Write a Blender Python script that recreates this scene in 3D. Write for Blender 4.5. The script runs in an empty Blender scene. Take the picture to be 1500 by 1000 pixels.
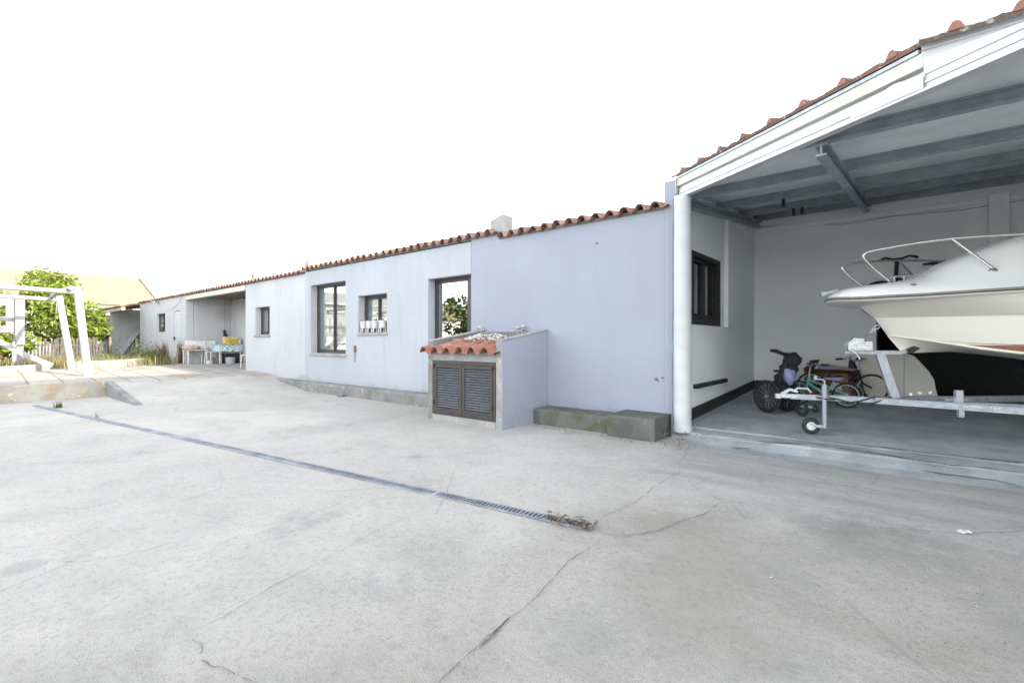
import bpy, bmesh, math, random
from mathutils import Vector, Matrix, noise as mnoise
R = random.Random(7)
rad = math.radians
sc = bpy.context.scene
C = sc.collection

# ------------------------------------------------------------------ survey: photo pixel -> point on a real plane (used for measuring only)
F, EYE = 706.0, 1.1
def _ray(x, y):
    r = (x - 750) / F
    return .7692*r - .6390, .6390*r + .7692, (500 - y) / F
def atY(x, y, Y):
    a, b, c = _ray(x, y); d = Y / b
    return Vector((a*d, Y, EYE + c*d))
def atX(x, y, X):
    a, b, c = _ray(x, y); d = X / a
    return Vector((X, b*d, EYE + c*d))
def atZ(x, y, Z):
    a, b, c = _ray(x, y); d = (Z - EYE) / c
    return Vector((a*d, b*d, Z))

# ------------------------------------------------------------------ materials
class NT:
    def __init__(s, name):
        s.m = bpy.data.materials.new(name); s.m.use_nodes = True
        s.t = s.m.node_tree; s.t.nodes.clear()
        s.out = s.n('ShaderNodeOutputMaterial')
        s.b = s.n('ShaderNodeBsdfPrincipled'); s.l(s.b.outputs[0], s.out.inputs[0])
        s.geo = None
    def n(s, t, **kw):
        x = s.t.nodes.new(t)
        for k, v in kw.items():
            setattr(x, k, v)
        return x
    def l(s, a, b): s.t.links.new(a, b)
    def pos(s):
        if not s.geo: s.geo = s.n('ShaderNodeNewGeometry')
        return s.geo.outputs['Position']
    def mapping(s, scale=(1,1,1), rot=(0,0,0), loc=(0,0,0)):
        m = s.n('ShaderNodeMapping'); m.inputs['Scale'].default_value = scale; m.inputs['Rotation'].default_value = rot; m.inputs['Location'].default_value = loc
        s.l(s.pos(), m.inputs[0]); return m.outputs[0]
    def noise(s, scale=5, detail=4, rough=.55, vec=None, dist=0):
        x = s.n('ShaderNodeTexNoise'); x.inputs['Scale'].default_value = scale; x.inputs['Detail'].default_value = detail
        x.inputs['Roughness'].default_value = rough; x.inputs['Distortion'].default_value = dist
        s.l(vec if vec is not None else s.pos(), x.inputs['Vector']); return x.outputs['Fac']
    def vor(s, scale=5, feat='F1', vec=None, out='Distance'):
        x = s.n('ShaderNodeTexVoronoi', feature=feat); x.inputs['Scale'].default_value = scale
        s.l(vec if vec is not None else s.pos(), x.inputs['Vector']); return x.outputs[out]
    def ramp(s, fac, stops):
        x = s.n('ShaderNodeValToRGB'); e = x.color_ramp.elements
        while len(e) < len(stops): e.new(.5)
        for i, (p, c) in enumerate(stops):
            e[i].position = p; e[i].color = c if len(c) == 4 else (*c, 1)
        s.l(fac, x.inputs[0]); return x.outputs[0]
    def rng(s, v, a, b, c=0, d=1, smooth=True):
        x = s.n('ShaderNodeMapRange'); x.interpolation_type = 'SMOOTHSTEP' if smooth else 'LINEAR'
        for i, q in zip((1,2,3,4), (a,b,c,d)): x.inputs[i].default_value = q
        s.l(v, x.inputs[0]); return x.outputs[0]
    def math(s, op, a, b=0):
        x = s.n('ShaderNodeMath', operation=op)
        for i, q in enumerate((a, b)):
            if isinstance(q, (int, float)): x.inputs[i].default_value = q
            else: s.l(q, x.inputs[i])
        return x.outputs[0]
    def mix(s, fac, a, b, mode='MIX'):
        x = s.n('ShaderNodeMix', data_type='RGBA', blend_type=mode)
        for sock, q in ((x.inputs[0], fac), (x.inputs[6], a), (x.inputs[7], b)):
            if isinstance(q, (int, float)): sock.default_value = q
            elif isinstance(q, tuple): sock.default_value = (*q, 1) if len(q) == 3 else q
            else: s.l(q, sock)
        return x.outputs[2]
    def xyz(s):
        x = s.n('ShaderNodeSeparateXYZ'); s.l(s.pos(), x.inputs[0]); return x.outputs
    def col(s, c):
        if isinstance(c, tuple): s.b.inputs['Base Color'].default_value = (*c, 1)
        else: s.l(c, s.b.inputs['Base Color'])
    def rough(s, v):
        if isinstance(v, (int, float)): s.b.inputs['Roughness'].default_value = v
        else: s.l(v, s.b.inputs['Roughness'])
    def bump(s, h, strength=.3, dist=.01):
        x = s.n('ShaderNodeBump'); x.inputs['Strength'].default_value = strength; x.inputs['Distance'].default_value = dist
        s.l(h, x.inputs['Height']); s.l(x.outputs[0], s.b.inputs['Normal'])

def plain(name, c, rough=.5, metal=0, var=.12, scale=14, bump=0, bscale=60, coat=0):
    n = NT(name)
    lo = tuple(x*(1-var) for x in c); hi = tuple(min(1, x*(1+var)) for x in c)
    f = n.noise(scale, 5)
    n.col(n.mix(n.rng(f, .3, .7), lo, hi) if var > .01 else c)
    n.rough(n.rng(n.noise(scale*2.3, 3), .3, .7, max(.02, rough-.08), min(1, rough+.1)))
    n.b.inputs['Metallic'].default_value = metal
    if coat: n.b.inputs['Coat Weight'].default_value = coat; n.b.inputs['Coat Roughness'].default_value = .08
    if bump: n.bump(n.noise(bscale, 5), bump)
    return n.m

def plaster(name, base, stain, amt=.5):
    n = NT(name)
    big = n.noise(.55, 5, .6)
    c = n.mix(n.rng(big, .3, .72), tuple(x*.90 for x in base), base)
    streak = n.noise(1.0, 7, .7, n.mapping((2.6, 2.6, .5)), dist=.8)
    c = n.mix(n.math('MULTIPLY', n.rng(streak, .46, .74), .46*amt), c, stain)
    blot = n.noise(2.2, 8, .7, dist=.6)
    c = n.mix(n.math('MULTIPLY', n.rng(blot, .56, .70), .34*amt), c, stain)
    # splash stains and spalled paint low on the wall, with their own ragged outline
    z = n.xyz()[2]
    low = n.math('ADD', n.rng(z, .0, .75, 1, 0), n.math('SUBTRACT', n.noise(1.6, 7, .7), .5))
    c = n.mix(n.math('MULTIPLY', n.rng(low, .78, 1.05), .5*amt), c, tuple(x*.75 for x in stain))
    chip = n.math('ADD', n.rng(z, .05, .4, .25, 0), n.noise(14, 5, .6))
    c = n.mix(n.math('MULTIPLY', n.rng(chip, .83, .88), .7*amt), c, (.22, .22, .20))
    n.col(c); n.rough(.85)
    n.bump(n.math('ADD', n.noise(90, 4), n.math('MULTIPLY', n.noise(7, 4), 1.6)), .22, .006)
    return n.m

def cement(name, base, dark, moss=None, scale=1.0, amt=1.0):
    n = NT(name)
    c = n.mix(n.rng(n.noise(2.2*scale, 8, .65), .35, .68), base, dark)
    c = n.mix(n.math('MULTIPLY', n.rng(n.noise(9*scale, 6, .7), .52, .7), .45*amt), c, tuple(x*.55 for x in dark))
    if moss: c = n.mix(n.math('MULTIPLY', n.rng(n.noise(3.1*scale, 7, .7, dist=.5), .47, .66), .75), c, moss)
    c = n.mix(n.math('MULTIPLY', n.rng(n.noise(5*scale, 6, .7, n.mapping((1,1,1), loc=(7,3,1))), .60, .66), .7*amt), c, tuple(min(.8, x*1.55) for x in base))
    n.col(c); n.rough(.92)
    n.bump(n.math('ADD', n.noise(70, 5), n.noise(16, 5)), .45, .012)
    return n.m

def ground_mat():
    n = NT('court_concrete')
    x, y, z = n.xyz()
    big = n.noise(.33, 7, .62, dist=.4)
    mid = n.noise(1.3, 7, .65)
    c = n.mix(n.rng(big, .34, .66), (.475, .452, .412), (.385, .366, .335))
    c = n.mix(n.math('MULTIPLY', n.rng(mid, .45, .7), .5), c, (.31, .297, .272))
    # broom / tyre streaks
    st = n.noise(1.0, 6, .6, n.mapping((.5, 3.2, 1), rot=(0, 0, rad(24))))
    c = n.mix(n.math('MULTIPLY', n.rng(st, .52, .74), .32), c, (.43, .42, .395))
    # worn exposed aggregate in the yard corner (right, near the eye)
    e = n.math('ADD', n.math('ADD', n.rng(y, 4.9, 2.4, 0, .62), n.rng(x, -3.6, -.2, -.35, .42)), n.math('MULTIPLY', n.math('SUBTRACT', n.noise(.9, 7, .65), .5), 1.1))
    em = n.rng(e, .42, .74)
    agg = n.mix(n.rng(n.noise(1.9, 7, .7), .38, .66), (.36, .342, .305), (.27, .259, .236))
    agg = n.mix(n.math('MULTIPLY', n.rng(n.noise(.7, 5, .6, n.mapping((1,1,1), loc=(3,9,2))), .5, .7), .7), agg, (.25, .225, .185))
    c = n.mix(n.math('MULTIPLY', em, .9), c, agg)
    # smoother trowelled screed in front of the open bay
    sm = n.math('ADD', n.math('MULTIPLY', n.rng(y, 3.7, 4.2), n.rng(x, -2.9, -1.2)), n.math('MULTIPLY', n.math('SUBTRACT', n.noise(1.1, 6, .65), .5), .8))
    screed = n.mix(n.rng(n.noise(1.2, 7, .7, n.mapping((.5, 2.3, 1))), .35, .65), (.46, .455, .43), (.29, .298, .29))
    smf = n.rng(sm, .45, .8)
    c = n.mix(n.math('MULTIPLY', smf, .85), c, screed)
    # dark blotches
    c = n.mix(n.math('MULTIPLY', n.rng(n.noise(.8, 8, .72, n.mapping((1,1,1), loc=(21,4,0))), .60, .72), .45), c, (.17, .168, .16))
    # grains of sand and pebble
    sp = n.noise(210, 3, .6)
    grain = n.math('MULTIPLY', n.rng(sp, .50, .66), n.math('ADD', .42, n.math('MULTIPLY', em, .25)))
    c = n.mix(grain, c, (.11, .105, .098))
    sp2 = n.noise(260, 2, .5, n.mapping((1,1,1), loc=(5,5,5)))
    c = n.mix(n.math('MULTIPLY', n.rng(sp2, .56, .70), .30), c, (.52, .50, .47))
    fl_ = n.noise(34, 5, .7)
    c = n.mix(n.math('MULTIPLY', n.rng(fl_, .50, .66), .34), c, (.15, .145, .135))
    bl_ = n.noise(4.2, 8, .75, n.mapping((1,1,1), loc=(11,2,0)))
    c = n.mix(n.math('MULTIPLY', n.rng(bl_, .48, .66), .30), c, (.25, .24, .22))
    bp_ = n.noise(2.6, 8, .75, n.mapping((.7,1.6,1), rot=(0,0,rad(-20)), loc=(1,12,0)))
    c = n.mix(n.math('MULTIPLY', n.rng(bp_, .54, .72), .24), c, (.47, .46, .43))
    # oily drips and tyre scuffs
    dr_ = n.vor(1.1, vec=n.mapping((1,1,0), loc=(2.3,8.1,0)))
    c = n.mix(n.math('MULTIPLY', n.math('MULTIPLY', n.rng(n.math('ADD', dr_, n.math('MULTIPLY', n.noise(6, 5, .7), .22)), .26, .16), n.rng(n.noise(.6, 3), .46, .56)), .35), c, (.14, .138, .13))
    v = n.vor(38, vec=n.mapping((1,1,.3)))
    pit = n.math('MULTIPLY', n.rng(v, .16, .05), n.rng(n.noise(3, 4), .5, .62))
    c = n.mix(n.math('MULTIPLY', pit, .55), c, (.13, .11, .08))
    # hair cracks
    w = n.vor(.42, 'DISTANCE_TO_EDGE', n.mix(.22, n.mapping((1,1,0)), n.noise_col(1.4)))
    hair = n.math('MULTIPLY', n.rng(w, .006, .001), n.rng(n.noise(.7, 3), .50, .58))
    c = n.mix(n.math('MULTIPLY', hair, .22), c, (.12, .115, .11))
    # terrace: loose paving slabs and dust past the step, dry soil further out
    br = n.n('ShaderNodeTexBrick'); n.l(n.mapping((1,1,1), rot=(0,0,rad(3))), br.inputs['Vector'])
    br.inputs['Scale'].default_value = 1; br.inputs['Brick Width'].default_value = .95; br.inputs['Row Height'].default_value = .55
    br.inputs['Mortar Size'].default_value = .022; br.inputs['Color1'].default_value = (.36,.34,.31,1); br.inputs['Color2'].default_value = (.29,.275,.255,1); br.inputs['Mortar'].default_value = (.19,.165,.12,1)
    slab = n.mix(n.math('MULTIPLY', n.rng(n.noise(1.1, 7, .7), .5, .62), .7), br.outputs[0], (.26, .20, .13))
    c = n.mix(n.rng(n.math('ADD', x, n.math('MULTIPLY', n.noise(1.2, 4), 1.2)), -12.9, -13.5), c, slab)
    soil = n.mix(n.rng(n.noise(1.5, 8, .7), .4, .62), (.34, .28, .17), (.16, .17, .06))
    c = n.mix(n.rng(n.math('ADD', x, n.math('MULTIPLY', n.noise(.9, 5), 2)), -20.2, -21.6), c, soil)
    n.col(c)
    n.rough(n.rng(smf, 0, 1, .93, .72))
    h = n.math('ADD', n.math('MULTIPLY', n.noise(150, 3, .6), .7), n.math('MULTIPLY', n.noise(26, 5, .6), 1.0))
    n.bump(h, .55, .010)
    return n.m
def _noise_col(s, scale):
    x = s.n('ShaderNodeTexNoise'); x.inputs['Scale'].default_value = scale; x.inputs['Detail'].default_value = 4
    s.l(s.pos(), x.inputs['Vector']); return x.outputs['Color']
NT.noise_col = _noise_col

def tile_mat(name, pal, px, py, off, moss=.4):
    """fired clay; each tile its own colour, lichen on top"""
    n = NT(name)
    sn = n.n('ShaderNodeVectorMath', operation='SNAP'); n.l(n.mapping((1,1,0), loc=off), sn.inputs[0]); sn.inputs[1].default_value = (px, py, 1)
    wn = n.n('ShaderNodeTexWhiteNoise'); n.l(sn.outputs[0], wn.inputs['Vector'])
    c = n.ramp(wn.outputs['Value'], [(i/(len(pal)-1), q) for i, q in enumerate(pal)])
    c = n.mix(n.math('MULTIPLY', n.rng(n.noise(7, 7, .7), .4, .7), .45), c, tuple(x*.5 for x in pal[0]))
    c = n.mix(n.math('MULTIPLY', n.rng(n.noise(13, 6, .7), .55, .68), moss), c, (.40, .37, .31))
    c = n.mix(n.math('MULTIPLY', n.rng(n.noise(10, 6, .7, n.mapping((1,1,1), loc=(4,4,4))), .58, .68), moss), c, (.10, .09, .07))
    n.col(c); n.rough(.9); n.bump(n.noise(60, 5), .35, .006)
    return n.m

def glass_mat(name, tint, refl):
    n = NT(name)
    tr = n.n('ShaderNodeBsdfTransparent'); tr.inputs[0].default_value = (*tint, 1)
    gl = n.n('ShaderNodeBsdfGlossy'); gl.inputs['Roughness'].default_value = .015; gl.inputs[0].default_value = (.9, .93, .95, 1)
    bp = n.n('ShaderNodeBump'); bp.inputs['Strength'].default_value = .05; bp.inputs['Distance'].default_value = .02
    n.l(n.noise(1.6, 2), bp.inputs['Height']); n.l(bp.outputs[0], gl.inputs['Normal'])
    mx = n.n('ShaderNodeMixShader'); mx.inputs[0].default_value = refl
    n.l(tr.outputs[0], mx.inputs[1]); n.l(gl.outputs[0], mx.inputs[2]); n.l(mx.outputs[0], n.out.inputs[0])
    return n.m

def leaf_mat(name, a, b, c3, scale=3):
    n = NT(name)
    c = n.ramp(n.noise(scale, 4, .7), [(.3, a), (.5, b), (.7, c3)])
    oi = n.noise(23, 2)
    n.col(n.mix(n.rng(oi, .35, .65), c, b)); n.rough(.6)
    tl = n.n('ShaderNodeBsdfTranslucent'); n.l(c, tl.inputs[0])
    mx = n.n('ShaderNodeMixShader'); mx.inputs[0].default_value = .35
    n.l(n.b.outputs[0], mx.inputs[1]); n.l(tl.outputs[0], mx.inputs[2]); n.l(mx.outputs[0], n.out.inputs[0])
    return n.m

def cloth_print():
    n = NT('printed_oilcloth')
    c = n.ramp(n.noise(16, 3, .6), [(.38, (.10, .33, .38)), (.47, (.55, .66, .66)), (.58, (.62, .66, .62)), (.66, (.12, .20, .10))])
    n.col(c); n.rough(.35); return n.m

MT = {}
MT['ground'] = ground_mat()
MT['white'] = plaster('limewashed_plaster', (.47, .48, .50), (.325, .335, .35), .9)
MT['midwall'] = plaster('pale_grey_plaster', (.395, .42, .455), (.275, .292, .32), .9)
MT['lav'] = plaster('lavender_grey_plaster', (.316, .339, .402), (.264, .284, .337), .62)
MT['inner'] = plaster('bay_plaster', (.82, .84, .865), (.66, .67, .685), .5)
MT['innerblue'] = plaster('bay_side_plaster', (.80, .84, .85), (.64, .68, .70), .6)
MT['cement'] = cement('weathered_cement', (.24, .24, .23), (.15, .155, .145))
MT['cement_moss'] = cement('mossy_cement', (.14, .145, .128), (.09, .095, .085), (.085, .09, .03))
MT['cement_light'] = cement('pale_cement', (.34, .34, .325), (.24, .24, .23), None, 1.3, .7)
MT['step'] = cement('ochre_cement', (.36, .335, .28), (.24, .225, .19), (.31, .21, .11), .9)
PAL = [(.16,.08,.065), (.29,.135,.095), (.24,.155,.125), (.36,.22,.155), (.20,.10,.08), (.30,.20,.16)]
MT['tile_main'] = tile_mat('clay_roof_tiles', PAL, .232, .38, (0,0,0), .7)
MT['tile_hut'] = tile_mat('newer_clay_tiles', [(.27,.10,.072),(.32,.135,.10),(.29,.115,.085),(.35,.17,.125)], .27, .42, (0,0,0), .45)
MT['tile_bay'] = tile_mat('mossy_clay_tiles', [(.12,.075,.055),(.17,.095,.065),(.10,.07,.052)], .4, .4, (0,0,0), .9)
MT['tile_end'] = tile_mat('broken_tile_ends', [(.24,.105,.08),(.30,.14,.105),(.27,.12,.09)], .4, .4, (0,0,0), .5)
MT['tile_far'] = tile_mat('sun_bleached_tiles', [(.21,.175,.10),(.25,.215,.13),(.23,.195,.115)], .3, .4, (0,0,0), .3)
MT['brown'] = plain('dark_brown_aluminium', (.044, .037, .036), .42, 0, .15)
MT['slat'] = plain('faded_louvre_paint', (.125, .130, .150), .45, 0, .15)
MT['black'] = plain('black_rubber', (.018, .018, .019), .7, 0, .3)
MT['blackfab'] = plain('black_fabric', (.016, .016, .018), .9, 0, .3, 30)
MT['galv'] = plain('galvanised_steel', (.33, .36, .395), .5, .5, .14, 16, .05)
MT['zinc'] = plain('bright_zinc', (.45, .47, .48), .42, .6, .2, 30)
MT['drain'] = plain('drain_steel', (.25, .275, .31), .6, .2, .3, 5)
MT['chrome'] = plain('polished_stainless', (.55, .55, .55), .16, 1, .05)
MT['whitemetal'] = plain('white_painted_steel', (.50, .515, .525), .45, 0, .07, 5, .03, 20)
MT['creammetal'] = plain('cream_painted_steel', (.48, .47, .41), .45, 0, .09, 5)
MT['greysteel'] = plain('grey_painted_steel', (.26, .30, .335), .55, 0, .15, 6)
MT['ceilpanel'] = plain('ceiling_sheet', (.70, .735, .75), .6, 0, .10, 1.7)
MT['hull'] = plain('ivory_gelcoat', (.74, .72, .63), .22, 0, .004, 1.2, 0, 60, .3)
MT['deck'] = plain('white_gelcoat', (.80, .80, .79), .25, 0, .004, 1.2, 0, 60, .3)
for k_ in ('hull', 'deck'):
    bs_ = MT[k_].node_tree.nodes['Principled BSDF'] if 'Principled BSDF' in MT[k_].node_tree.nodes else None
    for l_ in list(bs_.inputs['Roughness'].links): MT[k_].node_tree.links.remove(l_)
    bs_.inputs['Roughness'].default_value = .3
MT['stripe'] = plain('rust_red_stripe', (.27, .115, .075), .35, 0, .1)
MT['rubrail'] = plain('grey_rub_rail', (.20, .19, .175), .5, 0, .15)
MT['navy'] = plain('navy_decal', (.03, .05, .20), .3)
MT['curtain'] = plain('cream_curtain', (.70, .67, .58), .9, 0, .08, 4)
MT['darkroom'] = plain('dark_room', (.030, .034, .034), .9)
MT['dirtywhite'] = plain('white_plastic', (.58, .59, .58), .45, 0, .08)
MT['glass'] = glass_mat('window_glass', (.80, .83, .83), .30)
MT['glassdark'] = glass_mat('door_glass', (.35, .38, .36), .42)
MT['wood'] = plain('grey_weathered_wood', (.19, .165, .135), .85, 0, .3, 9, .3, 40)
MT['oldwood'] = plain('silvered_fence_wood', (.095, .085, .075), .9, 0, .35, 9, .3, 40)
MT['paintwood'] = plain('white_painted_timber', (.27, .265, .255), .6, 0, .12, 6, .15, 30)
MT['postshade'] = plain('post_foot_shade', (.42, .45, .52), .7, 0, .1, 8)  # shade on the post bottoms, put into their colour
MT['fig'] = leaf_mat('fig_leaves', (.035, .075, .01), (.19, .25, .035), (.34, .35, .07))
MT['bark'] = plain('grey_bark', (.16, .14, .11), .9, 0, .3, 12, .4)
MT['dry'] = leaf_mat('dry_grass', (.17, .145, .06), (.22, .19, .085), (.09, .11, .035), 5)
MT['weed'] = leaf_mat('green_weeds', (.07, .11, .025), (.13, .16, .05), (.24, .20, .09), 6)
MT['redweed'] = leaf_mat('withered_dock', (.17, .09, .05), (.24, .15, .08), (.13, .13, .05), 8)
MT['teal'] = plain('teal_paint', (.10, .36, .34), .35, 0, .12, 14, 0, 60, .3)
MT['purple'] = plain('mauve_plastic', (.24, .24, .42), .5, 0, .15)
MT['plum'] = plain('plum_blanket', (.055, .025, .045), .95, 0, .35, 12, .3, 25)
MT['card'] = plain('brown_cardboard', (.21, .105, .060), .9, 0, .2, 8)
MT['cardlight'] = plain('pale_cardboard', (.40, .30, .20), .9, 0, .15, 8)
MT['pink'] = plain('pink_plastic', (.50, .14, .14), .5)
MT['mint'] = plain('mint_plastic', (.40, .58, .54), .5)
MT['yellow'] = plain('yellow_plastic', (.62, .44, .05), .5)
MT['rubber_grey'] = plain('grey_wheel', (.55, .56, .54), .6)
MT['rubble'] = plain('broken_shell_rubble', (.42, .405, .38), .9, 0, .35, 30, .4)
MT['rust'] = plain('rusty_iron', (.20, .12, .08), .8, .2, .4, 20, .3)
MT['oilcloth'] = cloth_print()
MT['strap'] = plain('blue_webbing', (.10, .15, .34), .8)
MT['crack'] = plain('crack_dirt', (.12, .112, .098), .95, 0, .4, 20)
MT['litter'] = plain('scrap_paper', (.50, .51, .51), .8)
MT['gravel'] = plain('loose_gravel', (.24, .215, .175), .95, 0, .5, 40, .3)
MT['twig'] = plain('dead_twigs', (.13, .105, .08), .95, 0, .5, 30)
MT['apron'] = cement('bluish_screed', (.36, .385, .40), (.23, .26, .28), None, .7, .5)
MT['housewall'] = plaster('house_render', (.72, .70, .64), (.5, .48, .44), .5)
MT['cushion'] = plain('faded_pink_cushion', (.48, .33, .27), .95, 0, .25, 14)
MT['panel'] = plain('cream_laminate_board', (.56, .55, .49), .5, 0, .06, 3)
MT['blueboat'] = plain('clear_grey_bucket', (.42, .45, .48), .4)
MT['bush'] = leaf_mat('laurel_leaves', (.03, .07, .015), (.06, .11, .02), (.11, .15, .035))

# ------------------------------------------------------------------ mesh helpers
def V(*a): return Vector(a)
class MB:
    def __init__(s): s.v = []; s.f = []; s.sm = []
    def add(s, vs, fs, smooth=False):
        o = len(s.v); s.v += [tuple(x) for x in vs]
        for f in fs: s.f.append(tuple(i + o for i in f)); s.sm.append(smooth)
        return s
    def box(s, lo, hi):
        x0,y0,z0 = lo; x1,y1,z1 = hi
        return s.add([(x0,y0,z0),(x1,y0,z0),(x1,y1,z0),(x0,y1,z0),(x0,y0,z1),(x1,y0,z1),(x1,y1,z1),(x0,y1,z1)],
              [(0,3,2,1),(4,5,6,7),(0,1,5,4),(1,2,6,5),(2,3,7,6),(3,0,4,7)])
    def hexa(s, p):
        return s.add(p, [(0,3,2,1),(4,5,6,7),(0,1,5,4),(1,2,6,5),(2,3,7,6),(3,0,4,7)])
    def bar(s, p0, p1, w, h, up=(0,0,1)):
        p0, p1, up = V(*p0), V(*p1), V(*up)
        d = (p1 - p0).normalized(); sd = d.cross(up)
        if sd.length < 1e-4: sd = d.cross(V(1,0,0))
        sd.normalize(); u = sd.cross(d)
        q = []
        for p in (p0, p1):
            for a, b in ((-1,-1),(1,-1),(1,1),(-1,1)): q.append(p + sd*a*w/2 + u*b*h/2)
        return s.add(q, [(0,1,2,3),(7,6,5,4),(0,4,5,1),(1,5,6,2),(2,6,7,3),(3,7,4,0)])
    def tube(s, pts, r, n=8, caps=True, closed=False):
        pts = [V(*p) for p in pts]; rr = r if isinstance(r, (list, tuple)) else [r]*len(pts)
        ring = []; up = None
        m = len(pts)
        for i, p in enumerate(pts):
            a = pts[(i-1) % m] if (closed or i > 0) else p; b = pts[(i+1) % m] if (closed or i < m-1) else p
            d = (b - a).normalized()
            if up is None:
                up = d.cross(V(0,0,1))
                if up.length < 1e-3: up = d.cross(V(1,0,0))
            up = (up - d*up.dot(d)).normalized(); w = d.cross(up)
            ring.append([p + (up*math.cos(2*math.pi*k/n) + w*math.sin(2*math.pi*k/n))*rr[i] for k in range(n)])
        vs = [q for g in ring for q in g]; fs = []
        for i in range(m if closed else m-1):
            j = (i+1) % m
            for k in range(n): fs.append((i*n+k, i*n+(k+1)%n, j*n+(k+1)%n, j*n+k))
        s.add(vs, fs, True)
        if caps and not closed:
            s.add(ring[0], [tuple(range(n-1, -1, -1))]); s.add(ring[-1], [tuple(range(n))])
        return s
    def cyl(s, p0, p1, r, n=14, r1=None): return s.tube([p0, p1], [r, r if r1 is None else r1], n)
    def torus(s, c, ax, Rr, r, n=28, m=8):
        c, ax = V(*c), V(*ax).normalized(); u = ax.cross(V(0,0,1))
        if u.length < 1e-3: u = ax.cross(V(1,0,0))
        u.normalize(); w = ax.cross(u)
        return s.tube([c + (u*math.cos(2*math.pi*k/n) + w*math.sin(2*math.pi*k/n))*Rr for k in range(n)], r, m, closed=True)
    def quad(s, a, b, c, d): return s.add([a,b,c,d], [(0,1,2,3)])
    def prism(s, poly, vec):
        n = len(poly); vec = V(*vec); a = [V(*p) for p in poly]; b = [p + vec for p in a]
        return s.add(a + b, [tuple(range(n-1,-1,-1)), tuple(range(n, 2*n))] + [(i, (i+1)%n, n+(i+1)%n, n+i) for i in range(n)])
    def lathe(s, c, prof, n=18):
        c = V(*c); vs = []; m = len(prof)
        for r, z in prof:
            for k in range(n): vs.append(c + V(r*math.cos(2*math.pi*k/n), r*math.sin(2*math.pi*k/n), z))
        fs = [(i*n+k, i*n+(k+1)%n, (i+1)*n+(k+1)%n, (i+1)*n+k) for i in range(m-1) for k in range(n)]
        s.add(vs, fs, True)
        s.add(vs[:n], [tuple(range(n-1,-1,-1))]); s.add(vs[-n:], [tuple(range(n))]); return s
    def blob(s, c, r, seed=0, n=8, flat=1.0, rough=.35):
        c = V(*c); vs = []; m = n//2+1
        for i in range(m):
            th = math.pi*i/(m-1)
            for k in range(n):
                ph = 2*math.pi*k/n
                d = V(math.sin(th)*math.cos(ph), math.sin(th)*math.sin(ph), math.cos(th))
                q = r*(1 + rough*mnoise.noise(d*1.7 + V(seed*3.1, seed*1.7, seed)))
                vs.append(c + V(d.x*q, d.y*q, d.z*q*flat))
        fs = [(i*n+k, (i+1)*n+k, (i+1)*n+(k+1)%n, i*n+(k+1)%n) for i in range(m-1) for k in range(n)]
        return s.add(vs, fs, True)
    def build(s, name, mat, parent=None, bevel=0, label=None, local=False, merge=False):
        me = bpy.data.meshes.new(name)
        vs = s.v
        org = V(0,0,0)
        if parent is None:
            xs = [v[0] for v in vs]; ys = [v[1] for v in vs]; zs = [v[2] for v in vs]
            org = V((min(xs)+max(xs))/2, (min(ys)+max(ys))/2, min(zs))
        elif not local:
            p = parent
            while p is not None: org = org + p.location; p = p.parent
        me.from_pydata([(v[0]-org.x, v[1]-org.y, v[2]-org.z) for v in vs], [], s.f)
        me.polygons.foreach_set('use_smooth', s.sm)
        if merge:
            bm = bmesh.new(); bm.from_mesh(me); bmesh.ops.remove_doubles(bm, verts=bm.verts, dist=1e-4)
            bmesh.ops.recalc_face_normals(bm, faces=bm.faces); bm.to_mesh(me); bm.free()
        me.update(); me.materials.append(mat)
        o = bpy.data.objects.new(name, me); C.objects.link(o)
        if parent is None: o.location = org
        else: o.parent = parent
        if bevel:
            b = o.modifiers.new('edge', 'BEVEL'); b.width = bevel; b.segments = 2; b.limit_method = 'ANGLE'; b.angle_limit = rad(50)
        if label: o['label'] = label
        return o

def thing(name, label, cat, loc=(0,0,0), rz=0, group=None):
    o = bpy.data.objects.new(name, None); C.objects.link(o); o.empty_display_size = .2
    o.location = loc; o.rotation_euler = (0, 0, rz); o['label'] = label; o['category'] = cat; o['kind'] = 'thing'
    if group: o['group'] = group
    return o
def tag(o, label, cat, group=None, kind='thing'):
    o['label'] = label; o['category'] = cat; o['kind'] = kind
    if group: o['group'] = group
    return o
def struct(o): o['kind'] = 'structure'; return o
def copy_tree(o, parent=None):
    c = o.copy(); C.objects.link(c)
    if parent is not None: c.parent = parent
    for ch in list(o.children): copy_tree(ch, c)
    return c

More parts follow.
